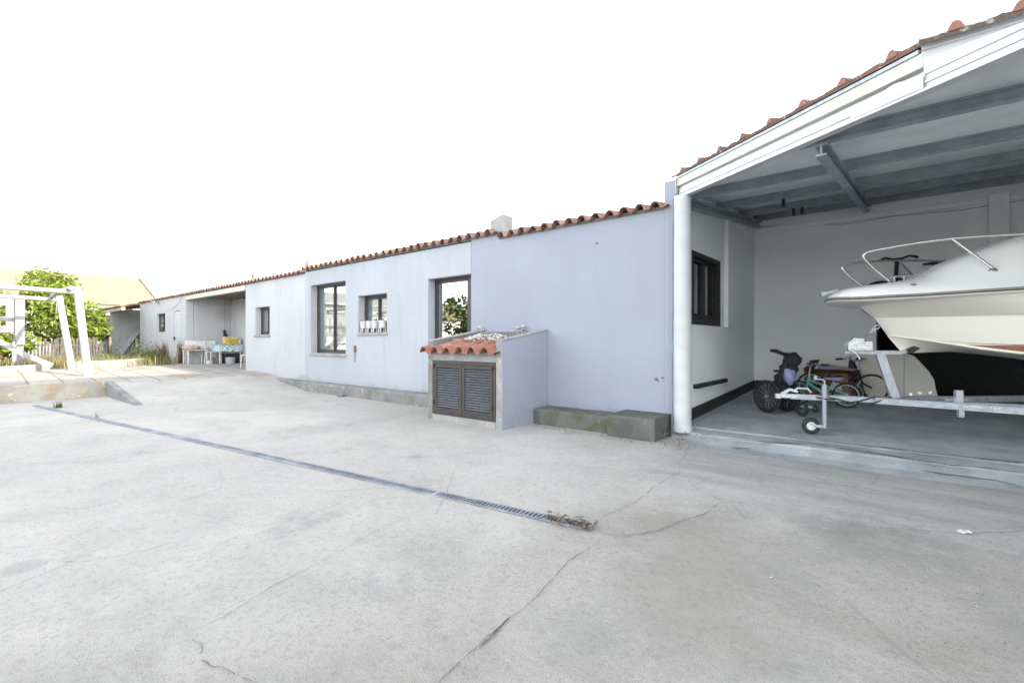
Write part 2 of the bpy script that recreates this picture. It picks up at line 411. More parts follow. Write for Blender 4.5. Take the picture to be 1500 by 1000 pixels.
def wall_mesh(mb, org, u, nrm, length, z0, z1, thick, holes=(), top=None, depth=None):
    """upright wall: org at its foot, u along it, nrm out of its face; holes = (u0,u1,z0,z1). top(u) overrides the upper edge."""
    org, u, nrm = V(*org), V(*u), V(*nrm)
    us = sorted({0, length, *[h[0] for h in holes], *[h[1] for h in holes]}); zs = sorted({z0, z1, *[h[2] for h in holes], *[h[3] for h in holes]})
    def P(a, z, k):
        if top and z == z1: z = top(a)
        return org + u*a + V(0,0,z) - nrm*(thick*k)
    def solid(a, b, c, d):
        m, q = (a+b)/2, (c+d)/2
        return not any(h[0] < m < h[1] and h[2] < q < h[3] for h in holes)
    for i in range(len(us)-1):
        for j in range(len(zs)-1):
            a, b, c, d = us[i], us[i+1], zs[j], zs[j+1]
            if solid(a, b, c, d):
                mb.quad(P(a,c,0), P(b,c,0), P(b,d,0), P(a,d,0)); mb.quad(P(b,c,1), P(a,c,1), P(a,d,1), P(b,d,1))
    for h in holes:
        a, b, c, d = h
        mb.quad(P(a,c,0), P(a,d,0), P(a,d,1), P(a,c,1)); mb.quad(P(b,c,0), P(b,c,1), P(b,d,1), P(b,d,0))
        mb.quad(P(a,d,0), P(b,d,0), P(b,d,1), P(a,d,1)); mb.quad(P(a,c,0), P(a,c,1), P(b,c,1), P(b,c,0))
    mb.quad(P(0,z0,0), P(0,z1,0), P(0,z1,1), P(0,z0,1)); mb.quad(P(length,z0,0), P(length,z0,1), P(length,z1,1), P(length,z1,0))
    for i in range(len(us)-1): mb.quad(P(us[i],z1,0), P(us[i+1],z1,0), P(us[i+1],z1,1), P(us[i],z1,1))
    return mb

def tile_roof(mb, x0, x1, ye, ze, yt, slope, per=.232, course=.38, amp=.075, pan=.012, th=.016, seg=14, jit=.008, seed=1):
    """canal tiles: cover and pan rolls running up the slope, each course lapping the one below"""
    rr = random.Random(seed)
    n = max(2, int(round((x1-x0)/per*seg))); per = (x1-x0)/round((x1-x0)/per)
    nc = int(math.ceil((yt-ye)/course)); rows = []
    jx = {}
    for c in range(nc):
        y0 = ye + c*course; y1 = min(yt, y0+course)
        for q, (yy, lift) in enumerate(((y0, .016), (y1 + .02, 0))):
            row = []
            for i in range(n+1):
                x = x0 + (x1-x0)*i/n; p = ((x-x0)/per) % 1; k = int((x-x0)/per + 1e-6)
                if (c, k) not in jx: jx[(c, k)] = (rr.uniform(-jit, jit), rr.uniform(-1.6*jit, 1.6*jit))
                dz, dy = jx[(c, k)]
                a = .58
                z = amp*math.sqrt(max(0, 1-(2*p/a-1)**2)) if p < a else -pan*math.sin(math.pi*(p-a)/(1-a))
                row.append((x, yy + dy*(1 if q == 0 else 0), ze + (yy-ye)*slope + z + lift + dz))
            rows.append(row)
    m = n+1
    top = [p for r in rows for p in r]; bot = [(p[0], p[1], p[2]-th) for p in top]
    N = len(top); fs = []
    for i in range(len(rows)-1):
        for k in range(n):
            a = i*m+k
            fs.append((a, a+1, a+m+1, a+m))
            if i % 2 == 0 or i == 0: fs.append((N+a, N+a+m, N+a+m+1, N+a+1))
    mb.add(top + bot, fs, True)
    mb.add(top[:m] + bot[:m], [(k, m+k, m+k+1, k+1) for k in range(n)])
    return mb

def window_unit(parent, x0, x1, z0, z1, yf, sashes=2, sill=True, backing='curtain', glass='glass', sillmat='cement_light', depth=.16, label=None):
    """dark frame set back in its reveal; the sashes, panes, sill and curtain hang on it"""
    y = yf + depth; fw = .05
    m = MB()
    m.box((x0+.002, y, z1-fw), (x1-.002, y+.08, z1-.002)); m.box((x0+.002, y, z0+.002), (x1-.002, y+.08, z0+fw))
    m.box((x0+.002, y, z0+fw), (x0+fw, y+.08, z1-fw)); m.box((x1-fw, y, z0+fw), (x1-.002, y+.08, z1-fw))
    w = m.build('window', MT['brown'], parent, .004, label)
    a0, a1 = x0+fw, x1-fw; wd = (a1-a0)/sashes
    for i in range(sashes):
        s0, s1 = a0+i*wd - (.02 if i else 0), a0+(i+1)*wd; yy = y + (.012 if i % 2 == 0 else .042); t = .038
        q = MB(); zz0, zz1 = z0+fw+.002, z1-fw-.002
        q.box((s0, yy, zz0), (s0+t, yy+.026, zz1)); q.box((s1-t, yy, zz0), (s1, yy+.026, zz1))
        q.box((s0+t, yy, zz1-t), (s1-t, yy+.026, zz1)); q.box((s0+t, yy, zz0), (s1-t, yy+.026, zz0+t*1.3))
        q.build('sash', MT['brown'], w, .003)
        g = MB(); g.box((s0+t, yy+.010, zz0+t), (s1-t, yy+.016, zz1-t)); g.build('pane', MT[glass], w)
    if sill:
        q = MB(); q.box((x0-.03, yf-.035, z0-.055), (x1+.03, yf-.001, z0-.002)); q.box((x0+.003, yf-.001, z0-.03), (x1-.003, y-.002, z0+.012)); q.build('sill', MT[sillmat], w, .006)
    q = MB()
    if backing == 'curtain':
        # gathered curtain a hand's breadth behind the glass
        n = 60; pts = [(x0+.01+(x1-x0-.02)*i/n, y+.115+.012*math.sin(i*1.25)+.006*math.sin(i*.47)) for i in range(n+1)]
        vs = [(p[0], p[1], z0+.01) for p in pts] + [(p[0], p[1], z1-.01) for p in pts]
        q.add(vs, [(i, i+1, n+2+i, n+1+i) for i in range(n)], True); q.build('curtain', MT['curtain'], w)
    else:
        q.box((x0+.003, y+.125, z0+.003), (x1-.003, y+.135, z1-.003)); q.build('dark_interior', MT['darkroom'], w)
    return w

# ------------------------------------------------------------------ the ground
def sst(a, b, x):
    t = max(0, min(1, (x-a)/(b-a))); return t*t*(3-2*t)
def lin(a, b, x): return max(0, min(1, (x-a)/(b-a)))
LOW = -.13
def far_level(x):
    if x > -14: return .19
    if x > -19: return .19 + .09*lin(-14, -19, x)
    return .28 - .08*lin(-19, -27, x)
def G(x, y):
    if x < -14.02: z = far_level(x)
    elif y > 2.56: z = LOW + .32*lin(-11.5, -14.02, x)
    else: z = LOW
    return z
xs = [-400,-200,-120,-80,-60,-50,-44,-40,-36,-33] + [-31+.5*i for i in range(34)] + [-14.02, -13.98] + [-13.75+.25*i for i in range(48)] + [-1.6+.4*i for i in range(24)] + [9,12,16,24,40,80,160,400]
ys = [-400,-160,-80,-40,-25,-18,-14,-11] + [-9+.5*i for i in range(23)] + [2.54,2.58] + [2.75+.25*i for i in range(32)] + [11,13,16,22,40,80,160,400]
xs = sorted(xs); ys = sorted(ys)
m = MB(); vs = []
for y in ys:
    for x in xs:
        vs.append((x, y, G(x, y) + .006*mnoise.noise(V(x*.6, y*.6, 0))*(1 if abs(x) < 40 else 0)))
nx = len(xs)
m.add(vs, [(j*nx+i, j*nx+i+1, (j+1)*nx+i+1, (j+1)*nx+i) for j in range(len(ys)-1) for i in range(nx-1)], True)
court = struct(m.build('courtyard', MT['ground']))

def crack(px, w, zoff=.008, seed=0, plane=None, name='crack', jit=.02, brk=-.40):
    """open joint or crack in the slab: a thin sunken line of dirt, wandering and of uneven width"""
    rr = random.Random(seed); pts = []
    base = [atZ(a, b, LOW) if plane is None else plane(a, b) for a, b in px]
    for i in range(len(base)-1):
        L = (base[i+1]-base[i]).length; n = max(2, int(L/.018))
        for k in range(n): pts.append(base[i].lerp(base[i+1], k/n))
    pts.append(base[-1]); q = MB(); vs = []
    for i, p in enumerate(pts):
        d = (pts[min(i+1, len(pts)-1)] - pts[max(i-1, 0)]); d.z = 0; d.normalize(); sd = V(-d.y, d.x, 0)
        o = sd*(jit*mnoise.noise(V(p.x*3.1+seed, p.y*3.1, seed*.7)) + jit*.7*mnoise.noise(V(p.x*13, p.y*13+seed, 1)) + .005*mnoise.noise(V(p.x*41, p.y*41+seed, 1)))
        ww = w*(.3 + .9*abs(mnoise.noise(V(p.x*5, p.y*5, seed+2)))+.35*rr.random())*min(1, .25 + i/4, .25+(len(pts)-1-i)/4)
        z = (G(p.x, p.y) if plane is None else p.z) + zoff
        vs += [V(p.x, p.y, z)+o+sd*ww/2, V(p.x, p.y, z)+o-sd*ww/2]
    q.add(vs, [(2*i, 2*i+1, 2*i+3, 2*i+2) for i in range(len(pts)-1) if mnoise.noise(V(pts[i].x*9.7+seed, pts[i].y*9.7, 9)) > brk])
    return q.build(name, MT['crack'], court)
crack([(640,1003),(668,975),(720,931),(780,880),(835,822),(880,790)], .0055, seed=1, name='joint', jit=.01)
crack([(700,950),(722,929),(748,905)], .018, seed=14, jit=.012)
crack([(880,782),(915,786),(962,778),(1000,764),(1040,752)], .009, seed=2, name='joint')
crack([(600,755),(545,782),(470,825),(395,862),(330,905),(285,925)], .0035, seed=3, name='joint', jit=.012)
crack([(278,925),(292,945),(290,968),(330,978),(352,990),(385,1003)], .0045, seed=4)
crack([(665,690),(640,752),(600,757)], .004, seed=5)
crack([(1320,775),(1400,782),(1500,779)], .007, seed=6, name='joint')
crack([(1240,770),(1320,775)], .005, seed=16, name='joint')
crack([(1010,768),(1060,735),(1010,712),(1040,700)], .004, seed=7)
crack([(78,744),(110,748),(140,742),(185,733)], .004, seed=8)
crack([(270,716),(300,710)], .006, seed=9)
crack([(1180,690),(1260,735),(1340,765)], .004, seed=10)
crack([(1000,690),(960,712),(930,735),(880,760)], .005, seed=11)
crack([(70,820),(110,825),(180,815),(240,800)], .004, seed=12)

# step up to the terrace and the cheek of the ramp beside it
m = MB(); m.box((-14.2, -9, LOW-.1), (-13.95, 2.62, .205))
tag(m.build('retaining_wall', MT['step'], None, .012), 'low ochre stained concrete step wall holding up the paved terrace', 'retaining wall')
m = MB(); m.prism([(-13.95, 2.50, LOW-.1), (-13.95, 2.50, .205), (-11.5, 2.50, LOW+.012), (-11.5, 2.50, LOW-.1)], (0, .12, 0))
tag(m.build('ramp_kerb', MT['cement'], None, .008), 'grey concrete wedge kerb sloping down from the terrace step along the ramp', 'kerb')

# ------------------------------------------------------------------ long white row, from right to left
YW = 6.16
def row_roof(parent, x0, x1, ze, seed, over=.10, yt=10.6, slope=.19):
    q = tile_roof(MB(), x0, x1, YW-over, ze+.022, yt, slope, seed=seed); r = q.build('roof', MT['tile_main'], parent)
    q = MB(); q.box((x0+.02, YW+.012, ze-.0), (x1-.02, YW+.25, ze+.062)); q.build('eaves_mortar', MT['cement'], r, .01)
    return r
# 1 lavender annex
b = thing('annex_building', 'lavender grey windowless annex wall under clay tiles between hut and open bay', 'building', (-4.2, YW, 0))
q = wall_mesh(MB(), (-6.062, YW, -.25), (1,0,0), (0,-1,0), 3.55, 0, 3.08, .3)
q.box((-5.40, YW+.32, -.2), (-2.53, 10.5, 2.80)); q.box((-6.06, YW+.0, 2.8305), (-5.41, YW+.29, 2.905)); q.build('wall', MT['lav'], b)
row_roof(b, -5.36, -2.44, 2.83, 3)
q = MB(); q.hexa([(-5.64,6.22,2.86),(-5.38,6.22,2.86),(-5.38,6.5,2.86),(-5.64,6.5,2.86),(-5.67,6.22,3.19),(-5.38,6.22,3.28),(-5.38,6.5,3.28),(-5.67,6.5,3.19)])
q.build('parapet_stub', MT['cement_light'], b, .01)
q = MB()
for (px, py, r) in ((961,555,.022), (971,553,.016), (964,557,.012), (874,356,.02)):
    p = atY(px, py, YW-.002); q = MB(); q.blob((p.x, p.y, p.z), r, px, 8, 1, .5)
    q.build('wall_chip', MT['cement'], b)
# 2 middle house
b = thing('house_building', 'pale grey middle building with a tall window, pot window and glazed door', 'building', (-9, YW, 0))
X0 = -12.06
holes = [(-11.763-X0, -10.15-X0, .80+.25, 2.52+.25), (-9.63-X0, -8.557-X0, 1.29+.25, 2.126+.25), (-7.228-X0, -6.064-X0-.004, .05+.25, 2.31+.25)]
q = wall_mesh(MB(), (X0, YW-.004, -.25), (1,0,0), (0,-1,0), 5.994, 0, 3.13, .304, holes)
q.box((X0+.01, YW+.31, -.2), (-5.46, 10.5, 2.86)); q.build('wall', MT['midwall'], b)
row_roof(b, X0-.02, -5.42, 2.905, 5)
window_unit(b, -11.763, -10.15, .80, 2.52, YW, 2, label='tall two pane sliding window with pale curtain')
window_unit(b, -9.63, -8.557, 1.29, 2.126, YW, 2, label='small two pane window behind the white pots')
q = MB(); q.box((-6.245, YW+.155, .05), (-6.07, YW+.24, 2.308)); q.build('door_jamb', MT['brown'], b)
w = window_unit(b, -7.228, -6.25, .05, 2.31, YW, 1, False, 'dark', 'glassdark', label='tall glazed door behind the tiled hut')
q = MB(); p = atY(521, 508, YW); q.box((p.x-.05, YW-.022, p.z-.12), (p.x+.04, YW-.005, p.z+.03)); q.tube([(p.x, YW-.02, p.z-.1),(p.x, YW-.022, p.z-.33)], .008, 6)
q.tube([(p.x-.02, YW-.03, p.z+.01),(p.x+.02, YW-.03, p.z+.01)], .012, 6); q.build('old_pipe_fixing', MT['rust'], b)
q = MB(); q.hexa([(-12.2,6.22,2.9),(-12.02,6.22,2.9),(-12.02,6.5,2.9),(-12.2,6.5,2.9),(-12.21,6.22,3.16),(-12.02,6.22,3.24),(-12.02,6.5,3.24),(-12.21,6.5,3.16)]); q.build('parapet_stub', MT['cement_light'], b, .01)
# 3 left outbuilding: window room, open alcove, store room, open sheds
b = thing('outbuilding', 'long low white outbuilding with open alcove, store room and sheds', 'building', (-20, YW, 0))
X0 = -15.75; EZ = 2.84
q = wall_mesh(MB(), (X0, YW, -.1), (1,0,0), (0,-1,0), 3.69, 0, EZ+.1, .3, [(-15.062-X0, -14.108-X0, 1.29+.1, 2.107+.1)])
q.box((X0+.002, YW+.31, 0), (-12.07, 10.5, EZ-.03)); q.build('wall', MT['white'], b)
window_unit(b, -15.062, -14.108, 1.29, 2.107, YW, 2, label='small square window with dark frame at the left end')
q = MB(); q.box((-21.18, 7.72, 0), (X0-.002, 10.5, EZ-.02)); q.build('alcove_wall', MT['white'], b)
q = MB(); q.box((-21.2, YW-.03, EZ-.17), (X0-.003, YW+.11, EZ-.012)); q.build('lintel_beam', MT['creammetal'], b, .006)
q = MB()
for i in range(9): q.box((-21.0+i*.62, YW+.13, EZ-.10+.0), (-20.92+i*.62, 7.70, EZ-.03))
q.build('rafters', MT['wood'], b)
X0 = -27.52
d0, d1 = -22.62-X0, -21.86-X0
wn = (-24.9-X0, -23.75-X0, 1.5+.1, 2.27+.1)
q = wall_mesh(MB(), (X0, YW, -.1), (1,0,0), (0,-1,0), 6.32, 0, EZ+.1, .25, [wn, (d0, d1, .2+.1, 2.30+.1)])
q.box((X0+.002, YW+.26, 0), (-21.202, 10.5, EZ-.03)); q.build('store_wall', MT['white'], b)
window_unit(b, wn[0]+X0, wn[1]+X0, 1.5, 2.27, YW, 2, False, 'dark', 'glassdark', depth=.08, label='small dark store window reflecting leaves')
q = MB(); q.box((d0+X0+.01, YW+.02, .24), (d1+X0-.01, YW+.06, 2.28))
for z in (.3, 1.25, 2.18): q.box((d0+X0+.05, YW+.008, z), (d1+X0-.05, YW+.02, z+.05))
dr = q.build('door', MT['whitemetal'], b, .004); q = MB(); q.box((d0+X0+.03, YW-.02, 1.16), (d0+X0+.10, YW+.02, 1.30)); q.cyl((d0+X0+.06, YW-.05, 1.24), (d0+X0+.06, YW, 1.24), .014, 8); q.build('handle', MT['black'], dr)
q = MB(); q.box((-30.15, 5.55, .1), (-30.0, 10.4, EZ-.14)); q.build('partition_wall', MT['white'], b)
q = MB(); q.box((-30.0, 8.2, .1), (-27.53, 8.4, EZ)); q.box((-36.2, 4.2, .1), (-36.0, 10.4, EZ-.2)); q.box((-36.0, 9.0, .1), (-30.16, 9.2, EZ)); q.build('shed_wall', MT['innerblue'], b)
row_roof(b, -27.5, -12.08, EZ, 8)
q = tile_roof(MB(), -36.3, -27.52, 5.45, EZ-.16, 10.6, .17, seed=11); sr = q.build('shed_roof', MT['tile_main'], b, label='lower roof over the open sheds')
q = MB(); q.box((-36.2, 5.5, EZ-.32), (-27.54, 5.62, EZ-.19)); q.build('shed_beam', MT['creammetal'], b)
for x in (-31.3, -32.9):
    q = MB(); q.cyl((x, 5.56, .1), (x, 5.56, EZ-.3), .045, 10); q.build('shed_post', MT['paintwood'], b)
q = MB()
p = atY(233, 444, YW)
q.box((p.x-.1, YW-.02, p.z-.05), (p.x+.08, YW-.001, p.z+.07)); q.tube([(p.x-.02, YW-.02, p.z+.03),(p.x+.05, YW-.16, p.z+.06),(p.x+.12, YW-.2, p.z)], .02, 8); q.tube([(p.x+.05, YW-.14, p.z+.05),(p.x-.25, YW-.22, p.z+.08)], .018, 8)
lm = q.build('wall_lamp', MT['greysteel'], b)
q = MB(); q.tube([(p.x+.1, YW-.012, p.z),(p.x+.7, YW-.012, p.z-.32),(p.x+1.6, YW-.012, p.z-.36),(p.x+2.7, YW-.012, p.z-.1),(p.x+3.2, YW-.012, p.z+.35)], .007, 5); q.build('cable', MT['dirtywhite'], lm)
q = MB(); q.hexa([(-15.95,6.4,2.9),(-15.75,6.4,2.9),(-15.75,6.6,2.9),(-15.95,6.6,2.9),(-15.95,6.4,3.2),(-15.75,6.4,3.24),(-15.75,6.6,3.24),(-15.95,6.6,3.2)]); q.build('parapet_stub', MT['cement_light'], b, .01)
q = MB(); q.cyl((-27.1, 6.5, 2.8), (-27.1, 6.5, 3.15), .06, 10); q.build('vent_pipe', MT['galv'], b)

# ledges along the foot of the walls
def ledge(x0, x1, y0, ztop, mat, label, seed=0):
    q = MB(); n = max(2, int((x1-x0)/.12)); rr = random.Random(seed); vs = []
    for i in range(n+1):
        x = x0+(x1-x0)*i/n; e = rr.uniform(-.012, .012); t = rr.uniform(-.003, .003)
        vs += [(x, y0+e, LOW-.15), (x, y0+e*1.3, ztop-.03+t), (x, y0+.025+e, ztop+t), (x, YW-.006, ztop+.01+t)]
    fs = [(4*i+k, 4*i+4+k, 4*i+5+k, 4*i+1+k) for i in range(n) for k in range(3)]
    q.add(vs, fs); q.add(vs[:4]+[(x0, YW-.006, LOW-.15)], [(0,1,2,3,4)]); q.add(vs[-4:]+[(x1, YW-.006, LOW-.15)], [(4,3,2,1,0)])
    return tag(q.build('concrete_ledge', mat), label, 'ledge')
ledge(-14.45, -6.0, 5.90, .095, MT['cement'], 'long grey flaking concrete ledge at the foot of the window wall', 1)
ledge(-4.355, -3.06, 5.76, .095, MT['cement_moss'], 'lower mossy concrete ledge between the hut and the taller block', 2)
ledge(-3.05, -2.42, 5.62, .150, cement('damp_block_cement', (.125,.13,.118), (.085,.09,.08), (.075,.075,.035), 1.4), 'taller dark concrete block at the end of the mossy ledge beside the pillar', 3)

# ------------------------------------------------------------------ little tiled hut with louvred doors
h = thing('utility_hut', 'small cement utility hut with tiled lid and brown louvred doors against the wall', 'hut', (-5.17, 5.07, LOW))
yF, yB = 5.07, YW-.006
def cheek(x0, x1, mat):
    q = MB(); q.prism([(x0, yF, LOW-.1), (x0, yF, 1.105), (x0, yB, 1.272), (x0, yB, LOW-.1)], (x1-x0, 0, 0)); q.build('side_wall', mat, h, .006)
cheek(-5.955, -5.835, MT['cement']); cheek(-4.505, -4.39, MT['lav'])
q = MB()
q.box((-5.834, yF+.004, .805), (-4.506, yF+.12, .905)); q.box((-5.834, yF-.012, LOW-.1), (-4.506, yF+.12, -.035)); q.box((-4.5045, yF-.003, LOW-.1), (-4.393, yF-.0005, 1.095))
q.build('front_wall', MT['cement_light'], h, .004)
q = MB(); q.box((-5.834, yB-.07, .9), (-4.506, yB, 1.262)); q.build('back_wall', MT['cement'], h, .005)
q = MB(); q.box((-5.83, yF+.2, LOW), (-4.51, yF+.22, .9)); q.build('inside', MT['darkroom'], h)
# coping along the side wall tops
q = MB()
for x0, x1 in ((-5.965, -5.825), (-4.515, -4.382)):
    q = MB(); q.hexa([(x0,yF-.005,1.10),(x1,yF-.005,1.10),(x1,yB,1.267),(x0,yB,1.267),(x0,yF-.005,1.122),(x1,yF-.005,1.122),(x1,yB,1.289),(x0,yB,1.289)])
    q.build('coping', MT['cement_light'], h, .004)
rf = tile_roof(MB(), -5.98, -4.42, 4.93, .925, 5.56, .24, per=.265, course=.42, amp=.085, pan=.014, seed=4).build('roof', MT['tile_hut'], h)
q = MB(); q.hexa([(-5.83,5.05,.9),(-4.51,5.05,.9),(-4.51,6.08,1.02),(-5.83,6.08,1.02),(-5.83,5.05,.945),(-4.51,5.05,.945),(-4.51,6.08,1.12),(-5.83,6.08,1.12)]); q.build('mortar_bed', MT['cement'], rf)
dx0, dx1, dz0, dz1 = -5.832, -4.508, -.034, .803
q = MB(); y = yF-.018
q.box((dx0, y, dz1-.055), (dx1, y+.05, dz1)); q.box((dx0, y, dz0), (dx1, y+.05, dz0+.02)); q.box((dx0, y, dz0+.02), (dx0+.045, y+.05, dz1-.055)); q.box((dx1-.045, y, dz0+.02), (dx1, y+.05, dz1-.055)); q.build('door_frame', MT['brown'], h, .003)
mid = (dx0+dx1)/2
for (s0, s1) in ((dx0+.048, mid-.004), (mid+.004, dx1-.048)):
    q = MB(); z0, z1 = dz0+.023, dz1-.058; t = .055; y = yF-.024
    q.box((s0, y, z0), (s0+t, y+.035, z1)); q.box((s1-t, y, z0), (s1, y+.035, z1)); q.box((s0+t, y, z1-.05), (s1-t, y+.035, z1)); q.box((s0+t, y, z0), (s1-t, y+.035, z0+.09))
    d = q.build('door', MT['brown'], h, .003)
    q = MB(); k = 16; zz0, zz1 = z0+.095, z1-.055
    for i in range(k):
        z = zz0+(zz1-zz0)*(i+.5)/k
        q.bar((s0+t+.002, y+.018, z), (s1-t-.002, y+.018, z), .036, .006, up=(0, -.62, .78))
    q.build('louvre', MT['slat'], d)
    for z in (.12, .68): 
        xx = s0-.004 if s0 < mid-.1 else s1+.004
        q = MB(); q.cyl((xx, y-.006, z), (xx, y-.006, z+.07), .011, 8); q.build('hinge', MT['black'], d)
# white rubble on the tiles
q = MB()
for i in range(150):
    t = R.random(); x = R.uniform(-5.50, -4.80); yy = R.uniform(5.40, 5.66)
    if abs(x+5.1) > .42 and R.random() < .5: continue
    q.blob((x, yy, .985+.24*(yy-4.93)+R.uniform(-.02, .085)*(1-abs(x+5.12)/.6)), R.uniform(.016, .042), i, 6, R.uniform(.4, .9), .7)
tag(q.build('rubble', MT['rubble']), 'heap of white broken shells and rubble lying on the hut tiles', 'rubble', None, 'stuff')
for k, (px, py, r, lb) in enumerate(((706, 484, .055, 'white stone on the left end of the hut back wall'), (764, 483, .06, 'white stone on the right end of the hut back wall'))):
    p = atY(px, py, 6.10); q = MB()
    for j in range(4): q.blob((p.x+R.uniform(-.06,.06), 6.10+R.uniform(-.03,.02), 1.28+.02*j), r*R.uniform(.5,.9), j+k*9, 8, .55, .6)
    tag(q.build('stone', MT['rubble']), lb, 'stone')

# ------------------------------------------------------------------ open vehicle bay
SL, Z0 = .115, 2.95
def roofz(y): return Z0 + SL*(y-YW)
def floorz(y): return max(0, .05*(y-YW))
FP = V(-2.3, 6.2, 0); FD = V(.7538, -.6571, 0); FN = V(-.6571, -.7538, 0)     # eaves line of the bay, and outwards
def fas(t, dz=0, out=0): return FP + FD*t + FN*out + V(0,0,Z0 - SL*.6571*t + dz)
bay = thing('open_bay_building', 'open white vehicle bay with slanted steel eaves sheltering a boat', 'garage', (0, 8, 0))
XL, YB, XR = -2.36, 10.2, 5.6
hz = (6.743-6.158, 8.009-6.158, 1.34, 2.37)
# side wall with window
q = wall_mesh(MB(), (XL, 6.158, -.2), (0,1,0), (1,0,0), YB-6.158+.2, 0, 3.2, .14, [(hz[0], hz[1], hz[2]+.2, hz[3]+.2)], top=lambda a: 3.40 + .115*a)
q.build('side_wall', MT['innerblue'], bay)
# lavender end face of the side wall
q = MB(); q.box((XL-.149, 6.1560, -.15), (XL-.004, 6.30, 3.19)); q.build('wall_end', MT['lav'], bay)
# window in the side wall (dark frame, sash)
q = MB(); xw = XL-.03
y0, y1, z0, z1 = 6.743, 8.009, 1.34, 2.37
q.box((xw-.06, y0, z0), (xw+.045, y0+.07, z1)); q.box((xw-.06, y1-.07, z0), (xw+.045, y1, z1)); q.box((xw-.06, y0+.07, z1-.07), (xw+.045, y1-.07, z1)); q.box((xw-.06, y0+.07, z0), (xw+.045, y1-.07, z0+.09))
w = q.build('window', MT['black'], bay, .005)
q = MB(); ym = (y0+y1)/2
for a, c in ((y0+.07, ym+.03), (ym-.03, y1-.07)):
    o = .0 if a < ym-.1 else -.03
    q.box((xw-.03+o, a, z0+.09), (xw+o, a+.06, z1-.07)); q.box((xw-.03+o, c-.06, z0+.09), (xw+o, c, z1-.07)); q.box((xw-.03+o, a+.06, z0+.09), (xw+o, c-.06, z0+.16)); q.box((xw-.03+o, a+.06, z1-.12), (xw+o, c-.06, z1-.07))
q.build('sash', MT['black'], w)
q = MB(); q.box((xw-.052, y0+.07, z0+.09), (xw-.046, y1-.07, z1-.07)); q.build('pane', MT['glassdark'], w)
q = MB(); q.box((xw-.10, y0+.02, z0+.02), (xw-.09, y1-.02, z1-.02)); q.build('dark_interior', MT['darkroom'], w)
q = MB(); q.box((XL, 8.22, 1.33), (XL+.07, 8.42, roofz(8.3)-.05)); q.build('wall_chase', MT['inner'], bay, .02)
q = MB(); q.box((XL, 6.80, .44), (XL+.06, 8.25, .50)); q.build('wall_rail', MT['black'], bay, .006)
q = MB(); q.hexa([(XL,6.30,0),(XL+.03,6.30,0),(XL+.03,YB-.04,floorz(YB)),(XL,YB-.04,floorz(YB)),(XL,6.30,.15),(XL+.03,6.30,.15),(XL+.03,YB-.04,floorz(YB)+.15),(XL,YB-.04,floorz(YB)+.15)])
q.box((XL+.031, YB-.03, .15), (-.48, YB-.001, floorz(YB)+.15)); q.build('skirting', MT['black'], bay)
# back wall with a dark doorway behind the boat
q = wall_mesh(MB(), (XL, YB, 0), (1,0,0), (0,-1,0), XR-XL, 0, 3.55, .2, [(-.47-XL, 3.2-XL, .14, 1.75)]); q.build('back_wall', MT['inner'], bay)
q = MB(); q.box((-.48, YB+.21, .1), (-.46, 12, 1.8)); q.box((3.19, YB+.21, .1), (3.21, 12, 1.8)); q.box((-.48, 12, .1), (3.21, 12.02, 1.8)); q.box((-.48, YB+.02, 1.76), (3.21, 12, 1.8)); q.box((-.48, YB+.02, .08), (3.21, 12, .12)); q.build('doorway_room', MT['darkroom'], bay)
q = MB(); q.box((.88, YB-.10, 1.76), (1.10, YB, 3.3)); q.box((XL+.01, YB-.06, 3.18), (XR, YB, 3.26)); q.build('wall_pilaster', MT['inner'], bay, .01)
q = MB(); q.box((XR, 4.2, -.2), (XR+.2, YB+.2, 3.5)); q.build('right_wall', MT['inner'], bay)
# cable clipped along the top of the back wall
q = MB(); q.tube([(XL+.03, YB-.02, 3.3),(-1.4, YB-.02, 3.21),(-.9, YB-.03, 3.14),(-.3, YB-.03, 3.17),(.6, YB-.03, 3.13),(2.4, YB-.03, 3.2)], .006, 6); q.build('cable', MT['greysteel'], bay)
# pillar
q = MB(); q.lathe((-2.245, 6.09, -.04), [(.115, 0), (.118, .05), (.108, .1), (.106, 1.2), (.104, 2.2), (.104, 2.98)], 28); q.build('pillar', MT['whitemetal'], bay)
q = MB(); q.tube([(-2.372, 6.075, .0),(-2.370, 6.075, 2.9),(-2.33, 6.06, 2.98)], .010, 6); q.build('downpipe', MT['greysteel'], bay)
# roof deck: ceiling sheet, purlins, rafters
TE = 7.0
a, e = fas(-.1), fas(TE)
def cz(p, dz): return (p.x, p.y, roofz(p.y)+dz-.02)
poly = [V(-2.55, 10.45, 0), V(a.x, a.y, 0), V(e.x, e.y, 0), V(6.0, e.y, 0), V(6.0, 10.45, 0)]
q = MB(); q.add([cz(p, .13) for p in poly] + [cz(p, .17) for p in poly], [(4,3,2,1,0), (5,6,7,8,9)] + [(i, (i+1)%5, 5+(i+1)%5, 5+i) for i in range(5)]); q.build('ceiling', MT['ceilpanel'], bay)
def purlin(y, x0, x1, name='purlin', h=.105, w=.06):
    z = roofz(y)
    q = MB(); q.box((x0, y-w/2, z), (x1, y+w/2, z+.016)); q.box((x0, y-.006, z+.016), (x1, y+.006, z+h-.016)); q.box((x0, y-w/2, z+h-.016), (x1, y+w/2, z+h)); q.build(name, MT['greysteel'], bay)
def xe(y): return FP.x + FD.x*((y-FP.y)/FD.y) + .06
for y in (4.92, 6.42, 7.80, 9.05, 10.08): purlin(y, max(XL+.02, xe(y)) if y < 6.2 else XL+.02, XR)
purlin(3.45, xe(3.45), XR)
